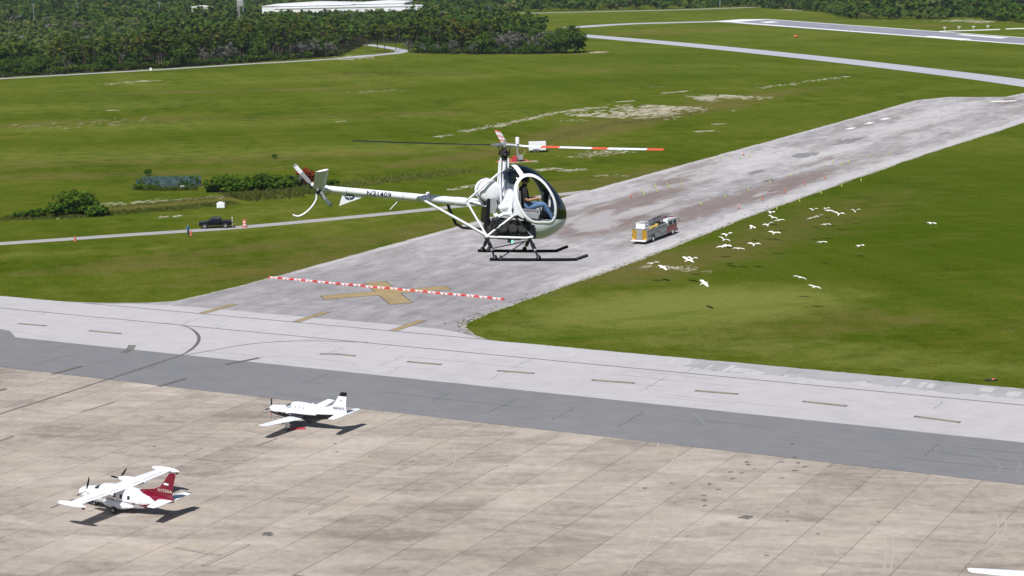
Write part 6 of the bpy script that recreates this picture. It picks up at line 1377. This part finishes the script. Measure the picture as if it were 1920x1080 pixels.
vl_ = leaf_quads([(rng.uniform(0, FL), rng.choice([0, .3, 2, 4]) + rng.normal(0, .15), rng.uniform(.2, 1.9)) for _ in range(75)], np.array([.7, .35, .5]), 24, .16, rng)
vo = link_obj('vines', quads_mesh('vines', vl_, np.clip(rng.normal(.35, .15, len(vl_) // 4), 0, 1), M['bush_leaf']), fe_o)
bush('fence_bush', 262, 356, 1.3, 1.4, 'low bright green bush at the left end of the screened fence', seed=61, k=24, n=24, leaf=.18)
bush('fence_bush', 285, 355, 1.2, 1.0, 'low green bush in front of the screened fence', seed=62, k=20, n=24, leaf=.18)
x, y, _ = gp(344, 353); b = MB(); b.box(-.5, .5, -.3, .3, 0, .6); o = b.build('white_bin', M['white'], None, bevel=.05, loc=(x, y - .5, 0)); tag(o, 'small white bin in front of the screened fence', 'bin')
# people by the pickup
def standing(loc, rz, label, shirt, legs, hat, armpose):
    root = empty('person', loc, (0, 0, rz), label, 'person')
    J = dict(pelvis=((0, 0, .96), .13), waist=((0, 0, 1.1), .12), chest=((0, 0, 1.32), .145), neck=((0, 0, 1.5), .055), head0=((.01, 0, 1.56), .07), head1=((.02, 0, 1.64), .088), head2=((.01, 0, 1.72), .06))
    ch = [(['pelvis', 'waist', 'chest'], 0), (['chest', 'neck'], 0), (['neck', 'head0', 'head1', 'head2'], 2)]
    for s, n_ in ((-1, 'r'), (1, 'l')):
        e, w = armpose
        J[n_ + 'sho'] = ((0, s * .19, 1.42), .068); J[n_ + 'elb'] = ((e[0], s * .26, e[1]), .046); J[n_ + 'wri'] = ((w[0], s * .2, w[1]), .032); J[n_ + 'han'] = ((w[0] + .06, s * .19, w[1] + .01), .03)
        J[n_ + 'hip'] = ((0, s * .10, .9), .095); J[n_ + 'kne'] = ((.03, s * .12, .5), .062); J[n_ + 'ank'] = ((-.01, s * .13, .09), .045); J[n_ + 'toe'] = ((.15, s * .14, .045), .04)
        ch += [(['chest', n_ + 'sho', n_ + 'elb'], 0), ([n_ + 'elb', n_ + 'wri', n_ + 'han'], 2), (['pelvis', n_ + 'hip', n_ + 'kne', n_ + 'ank'], 1), ([n_ + 'ank', n_ + 'toe'], 3)]
    root.scale = (1.15, 1.2, 1.06); make_body('body', J, ch, root, [shirt, legs, M['skin'], M['black']], 1); head_parts(root, (.02, 0, 1.645), (1, 0, 0), hat, True); return root
x, y, _ = gp(353.5, 442); standing((x, y, .02), R(150), 'person in a bright blue shirt standing on the narrow road by an orange cone', M['blue_shirt'], M['dark_trousers'], M['khaki'], ((.10, 1.18), (.30, 1.30)))
x, y, _ = gp(436, 427.5); standing((x, y + .2, .02), R(200), 'person in pale clothes standing behind the tailgate of the dark pickup', M['khaki'], M['khaki'], M['mark_white'], ((.02, 1.14), (.14, .98)))
# cones and barrels
def cone_mesh(mat, h=.75, r_=.17, band=True):
    root = empty('traffic_cone'); MB().box(-r_ * 1.25, r_ * 1.25, -r_ * 1.25, r_ * 1.25, 0, .05).build('base', M['rubber'] if mat == 'orange' else M[mat], root, bevel=.01)
    MB().tube([(0, 0, .05), (0, 0, h * .9), (0, 0, h)], [r_, r_ * .3, r_ * .22], 14).build('cone', M[mat], root, 50)
    if band: MB().tube([(0, 0, h * .5), (0, 0, h * .72)], [r_ * .62, r_ * .44], 14).build('band', M['mark_white'], root, 50)
    return root
c = cone_mesh('orange', 1.0, .26); x, y, _ = gp(141, 453); c.location = (x, y, .02); tag(c, 'orange traffic cone alone on the narrow road near the left edge', 'traffic cone')
c2 = copy_tree(c); x, y, _ = gp(358.5, 442.5); c2.location = (x, y, .02); c2['label'] = 'orange traffic cone at the feet of the person in blue'
x, y, _ = gp(459, 426); br = empty('traffic_barrel', (x, y, 0), (0, 0, 0), 'tall orange and white traffic drum beside the narrow road behind the pickup', 'traffic drum')
MB().tube([(0, 0, 0), (0, 0, .12), (0, 0, .13), (0, 0, 1.25), (0, 0, 1.32)], [.42, .42, .34, .28, .2], 18).build('drum', M['orange'], br, 50)
for z in (.35, .8): MB().tube([(0, 0, z), (0, 0, z + .2)], [.352 - .055 * z, .352 - .055 * (z + .2)], 18, caps=False).build('band', M['mark_white'], br, 50)
def crop6(l): return [(1100 + a / 2.3415, 170 + (b_ + 9) / 2.3415) for a, b_ in l]
yl = crop6([(550, 300), (590, 290), (632, 280), (673, 290), (715, 283), (245, 440), (253, 455), (302, 420), (310, 438), (354, 410), (365, 420), (418, 407), (503, 497), (608, 463), (710, 432), (805, 398), (895, 370), (1050, 322), (1080, 310), (1120, 318), (1150, 310), (1243, 285), (1380, 230), (1330, 270), (835, 515), (935, 480), (1030, 445), (1120, 415), (1205, 390)])
rd_ = crop6([(195, 462), (668, 510), (772, 473), (868, 440), (958, 405), (1047, 378), (688, 277)])
def delineator():
    root = empty('marker_cone'); MB().box(-.2, .2, -.2, .2, 0, .05).build('base', M['rubber'], root); MB().tube([(0, 0, .05), (0, 0, .85), (0, 0, .92)], [.15, .055, .03], 12).build('cone', M['lime'], root, 50); return root
dl = delineator(); dl['label'] = 'lime yellow marker cone standing on the closed runway'; dl['category'] = 'cone'; dl['group'] = 'lime marker cones on the closed runway'; dl.scale = (.8, .8, .82)
for i, (px, py) in enumerate(yl):
    o = dl if i == 0 else copy_tree(dl); x, y, _ = gp(px, py); o.location = (x, y, .03); o.rotation_euler = (0, 0, random.uniform(0, 3))
rc = copy_tree(c); rc['label'] = 'red-orange traffic cone in the row across the closed runway'; rc['group'] = 'red cones on the closed runway'
for i, (px, py) in enumerate(rd_):
    o = rc if i == 0 else copy_tree(rc); x, y, _ = gp(px, py); o.location = (x, y, .03); o.scale = (.62, .62, .7); o['label'] = ['red cone near the lime cones left of the fire engine top', 'red cone closest to the fire engine in the slanting row', 'second red cone of the slanting row from the fire engine', 'third red cone of the slanting row from the fire engine', 'fourth red cone of the slanting row from the fire engine', 'farthest red cone of the slanting row on the closed runway', 'red cone at the far left edge of the closed runway among lime cones'][i]
ORD = ['first', 'second', 'third', 'fourth', 'fifth', 'sixth', 'seventh', 'eighth', 'ninth', 'tenth', 'eleventh', 'twelfth', 'thirteenth', 'fourteenth', 'fifteenth', 'sixteenth', 'seventeenth', 'eighteenth', 'last']
# low barricades across the runway mouth
A_, B_ = np.array(gp(505, 521.5)), np.array(gp(945, 562.5)); NB = 19; seg = (B_ - A_) / NB; ang = math.atan2(seg[1], seg[0]); SLn = np.linalg.norm(seg)
bar = empty('barricade', (0, 0, 0), (0, 0, 0), 'low white and red barricade in the line across the closed runway', 'barricade', 'barricades across the closed runway')
MB().prism([(-SLn * .47, 0), (SLn * .47, 0), (SLn * .47, .24), (-SLn * .47, .24)], -.13, .13).build('plank', M['mark_white'], bar, bevel=.02)
for q in (-.36, 0, .30): MB().prism([(SLn * q - .10, .03), (SLn * q + .22, .03), (SLn * q + .12, .22), (SLn * q - .20, .22)], -.136, .136).build('stripe', M['barrier_red'], bar)
MB().box(SLn * .34, SLn * .5, -.16, .16, .0, .30).build('end_block', M['barrier_red'], bar, bevel=.03); MB().box(-SLn * .5, -SLn * .34, -.15, .15, .0, .26).build('foot', M['barrier_red'], bar, bevel=.02)
for k in range(NB):
    o = bar if k == 0 else copy_tree(bar); p = A_ + seg * (k + .5); o.location = (p[0] + random.gauss(0, .05), p[1] + random.gauss(0, .08), .022); o.rotation_euler = (0, 0, ang + random.gauss(0, .02)); o['label'] = ORD[k] + ' low white and red barricade counted from the left end of the line'

# dead animal-sized litter at the taxiway edge
x, y, _ = gp(1858, 714); b = MB(); b.ell((0, 0, .1), (.75, .28, .12), 12, 8); b.ell((.2, -.1, .18), (.2, .16, .1), 8, 6, 1); o = b.build('tyre_scrap', [M['rubber'], M['orange']], None, 60, loc=(x, y, 0)); tag(o, 'dark scrap lying in the grass beside the taxiway at the right', 'scrap')
# ================================================================== FAR BUILDINGS AND POLES
wa, wb = np.array(gp(498, 24)), np.array(gp(787, 27)); wh = empty('warehouse', (-124, 1445, 0), (0, 0, R(-4)), 'long low white warehouse with flat roof behind the wood', 'warehouse')
def wbox(nm_, x0, x1, y0, y1, z1, ridge, mat='steel_white'):
    MB().box(x0, x1, y0, y1, 0, z1).build('wall', M['steel_white'], wh)
    b = MB(); b.prism([(x0 - .5, z1 + .02), (x1 + .5, z1 + .02), (x1 + .5, z1 + .25), ((x0 + x1) / 2, z1 + ridge), (x0 - .5, z1 + .25)], y0 - .5, y1 + .5); return b.build('roof', M['roof_white'], wh)
wbox('a', -62, 8, -20, 45, 8.8, 1.6); wbox('b', -48, 64, -42, -22, 7.4, .9); wbox('c', 10, 48, -20, 35, 9.2, 1.2)
for k in range(8): MB().box(-40 + 13 * k, -35.5 + 13 * k, -42.15, -42.0, 0, 4.2).build('dock_door', M['grey'], wh)
x, y, _ = gp(372, 37); sh = empty('white_shed', (x, y + 20, 0), (0, 0, R(10)), 'small white building in a clearing of the wood left of the warehouse', 'shed')
MB().box(-8, 8, -5, 5, 0, 9).build('wall', M['steel_white'], sh); MB().prism([(-8.4, 9.02), (8.4, 9.02), (8.4, 9.3), (0, 10.4), (-8.4, 9.3)], -5.4, 5.4).build('roof', M['roof_white'], sh); MB().box(-2, 2, -5.1, -5.0, 0, 4).build('door', M['grey'], sh)
x, y, _ = gp(395, 40); o = MB().tube([(0, 0, 0), (0, 0, 7.5), (0, 0, 8.3), (0, 0, 8.6)], [2.6, 2.6, 1.6, .1], 20).build('white_silo', M['steel_white'], None, 50, loc=(x, y, 0)); tag(o, 'short white round silo beside the small white building', 'silo')
x, y, _ = gp(452, 30); wt = empty('water_tank', (x, y, 0), (0, 0, 0), 'pale square tank on legs rising from the wood left of the warehouse', 'tank')
MB().box(-2.6, 2.6, -2.6, 2.6, 8.0, 13.0).build('tank', M['galv'], wt, bevel=.2)
for a, c_ in ((-2.2, -2.2), (2.2, -2.2), (-2.2, 2.2), (2.2, 2.2)): MB().box(a - .25, a + .25, c_ - .25, c_ + .25, 0, 8.0).build('leg', M['galv'], wt)
for px, py, h, lab in [(65, 50, 17, 'pale utility pole above the scrub nearest the left edge'), (147, 46, 16, 'utility pole above the scrub, second from the left edge'), (301, 46, 16, 'utility pole above the scrub with a cross arm, third from the left'), (451, 62, 17, 'utility pole rising from the wood below the square tank'), (1350, 14, 14, 'lone pole beside the far road')]:
    x, y, _ = gp(px, py); p = empty('utility_pole', (x, y, 0), (0, 0, R(random.uniform(-20, 20))), lab, 'pole', 'utility poles'); MB().tube([(0, 0, 0), (0, 0, h)], [.34, .22], 8).build('pole', M['galv'], p, 50); MB().box(-1.5, 1.5, -.1, .1, h - .9, h - .6).build('cross_arm', M['galv'], p)
x, y, _ = gp(283, 132.5); o = MB().box(-.5, .5, -.5, .5, 0, 1.2).build('white_post_box', M['white'], None, bevel=.05, loc=(x, y, 0)); tag(o, 'tiny white box beside the wood road', 'box')
for k in range(4):
    x, y, _ = gp(1771 + 27 * k, 57.5 - .9 * k); b = MB(); b.tube([(0, 0, 0), (0, 0, 1.6)], .1, 6); b.box(-.8, .8, -.2, .2, 1.5, 1.9); o = b.build('approach_light', M['mark_white'], None, loc=(x, y, 0)); tag(o, 'small white approach light on the pale strip by the far runway', 'light', 'approach lights by the far runway')

# ================================================================== EGRETS
def egret(flap, sweep, bank=0):
    """one continuous white bird, x forward; flap = wing angle in degrees, up positive"""
    b = MB(); rg = []
    for x_, r_, z_ in ((-.34, .012, .0), (-.26, .05, .0), (-.12, .085, 0), (.06, .10, 0), (.18, .075, .01), (.26, .045, .03), (.33, .04, .045), (.38, .035, .04), (.42, .012, .03), (.52, .004, .02)): rg.append([(x_, r_ * math.cos(a), z_ + r_ * .9 * math.sin(a)) for a in np.linspace(0, 2 * math.pi, 11)[:-1]])
    b.loft(rg, lambda i, j: 1 if i >= 8 else 0)
    for s in (-1, 1):
        rg = []; yy, zz = .05, .04; step_ = 0.0
        for q, ch, an in ((0, .34, flap), (.16, .38, flap), (.34, .38, flap * .7), (.50, .33, flap * .25 - 8), (.64, .23, flap * .1 - 20), (.76, .08, -26)):
            yy += (q - step_) * math.cos(R(an)); zz += (q - step_) * math.sin(R(an)); step_ = q; xo = .15 - sweep * q * q
            rg.append([(xo - ch * t, s * yy, zz + .028 * math.sin(math.pi * t) * ch / .3 + (.006 if up_ else -.006)) for t, up_ in ((0, 1), (.3, 1), (.7, 1), (1, 1), (.7, 0), (.3, 0))])
        b.loft(rg, 0)
    b.tube([(-.30, -.02, -.03), (-.58, -.02, -.02)], [.012, .006], 5, 2); b.tube([(-.30, .02, -.03), (-.58, .02, -.02)], [.012, .006], 5, 2)
    b.face([(-.3, -.03, .0), (-.3, .03, 0), (-.5, .07, -.01), (-.5, -.07, -.01)])
    return b.build('egret', [M['egret'], M['beak'], M['dark_metal']], None, 60)
protos = [egret(14, .25), egret(44, .15), egret(26, .2), egret(4, .3), egret(56, .1), egret(34, .35)]
bl_ = [(1224, 494, 0, 20), (1243, 501, 3, 0), (1290, 488, 2, 5), (1298, 486, 1, 25), (1321, 531, 0, 0), (1355, 462, 3, 30), (1358, 450, 5, 20), (1363, 441, 1, 35), (1364, 461, 0, 10), (1385, 466, 3, 25), (1414, 459, 5, 30), (1411, 428, 4, 10), (1440, 422, 1, 30), (1452, 437, 2, 15), (1447, 399, 5, 20), (1449, 408, 2, 5), (1461, 413, 3, 25), (1521, 409, 3, 15), (1525, 394, 1, 15), (1535, 406, 2, 20), (1550, 391, 0, 10), (1555, 395, 3, 20), (1548, 421, 3, 30), (1573, 402, 1, 30), (1604, 397, 4, 15), (1541, 454, 3, 10), (1613, 461, 0, 5), (1747, 419, 0, 0), (1500, 520, 3, 35), (1527, 538, 0, -5)]
special = {4: 'white egret flying lowest at the left, over the pale grass patch', 0: 'white egret closest to the runway edge beside the fire engine', 27: 'white egret flying alone far to the right of the flock', 28: 'white egret with drooped wings nearly at the bottom of the flock', 29: 'lowest white egret of the flock, gliding with flat wings', 26: 'white egret gliding apart at the right below the flock', 25: 'white egret with arched wings apart below the middle of the flock', 24: 'white egret with raised wings at the upper right end of the flock'}
used = set()
for i, (px, py, k, hd) in enumerate(bl_):
    alt = random.uniform(1.6, 4.0); r_ = ray(px, py); t = (CAM_H - alt) / -r_[2]; p = np.array([0, 0, CAM_H]) + r_ * t
    if k in used: o = protos[k].copy(); COL.objects.link(o)
    else: o = protos[k]; used.add(k)
    sc = random.uniform(1.15, 1.38); o.location = p; o.scale = (sc, sc, sc); o.rotation_euler = (R(random.uniform(-18, 18)), R(random.uniform(-10, 4)), R(hd + 38 + random.uniform(-25, 30)))
    tag(o, special.get(i, 'white egret flying low over the grass in the thick of the flock'), 'bird', 'egrets flying over the grass')
for k, o in enumerate(protos):
    if k not in used: bpy.data.objects.remove(o)
for K in (pines, oaks, greys, palms):
    for i, o in enumerate(K.p):
        if i not in K.used:
            for ch in list(o.children): bpy.data.objects.remove(ch)
            bpy.data.objects.remove(o)

# ================================================================== HAZE
hz = NT('thin_haze'); hz.t.nodes.remove(hz.bsdf); pv = hz.node('ShaderNodeVolumePrincipled')
pv.inputs['Color'].default_value = (.72, .86, 1, 1); pv.inputs['Density'].default_value = .000045; pv.inputs['Anisotropy'].default_value = .1
hz.t.links.new(pv.outputs[0], hz.out.inputs['Volume'])
b = MB(); b.box(-4600, 4600, -1600, 6100, -1, 50); o = b.build('haze', hz.mat); tag(o, label='thin bluish haze over the whole airfield', kind='stuff')
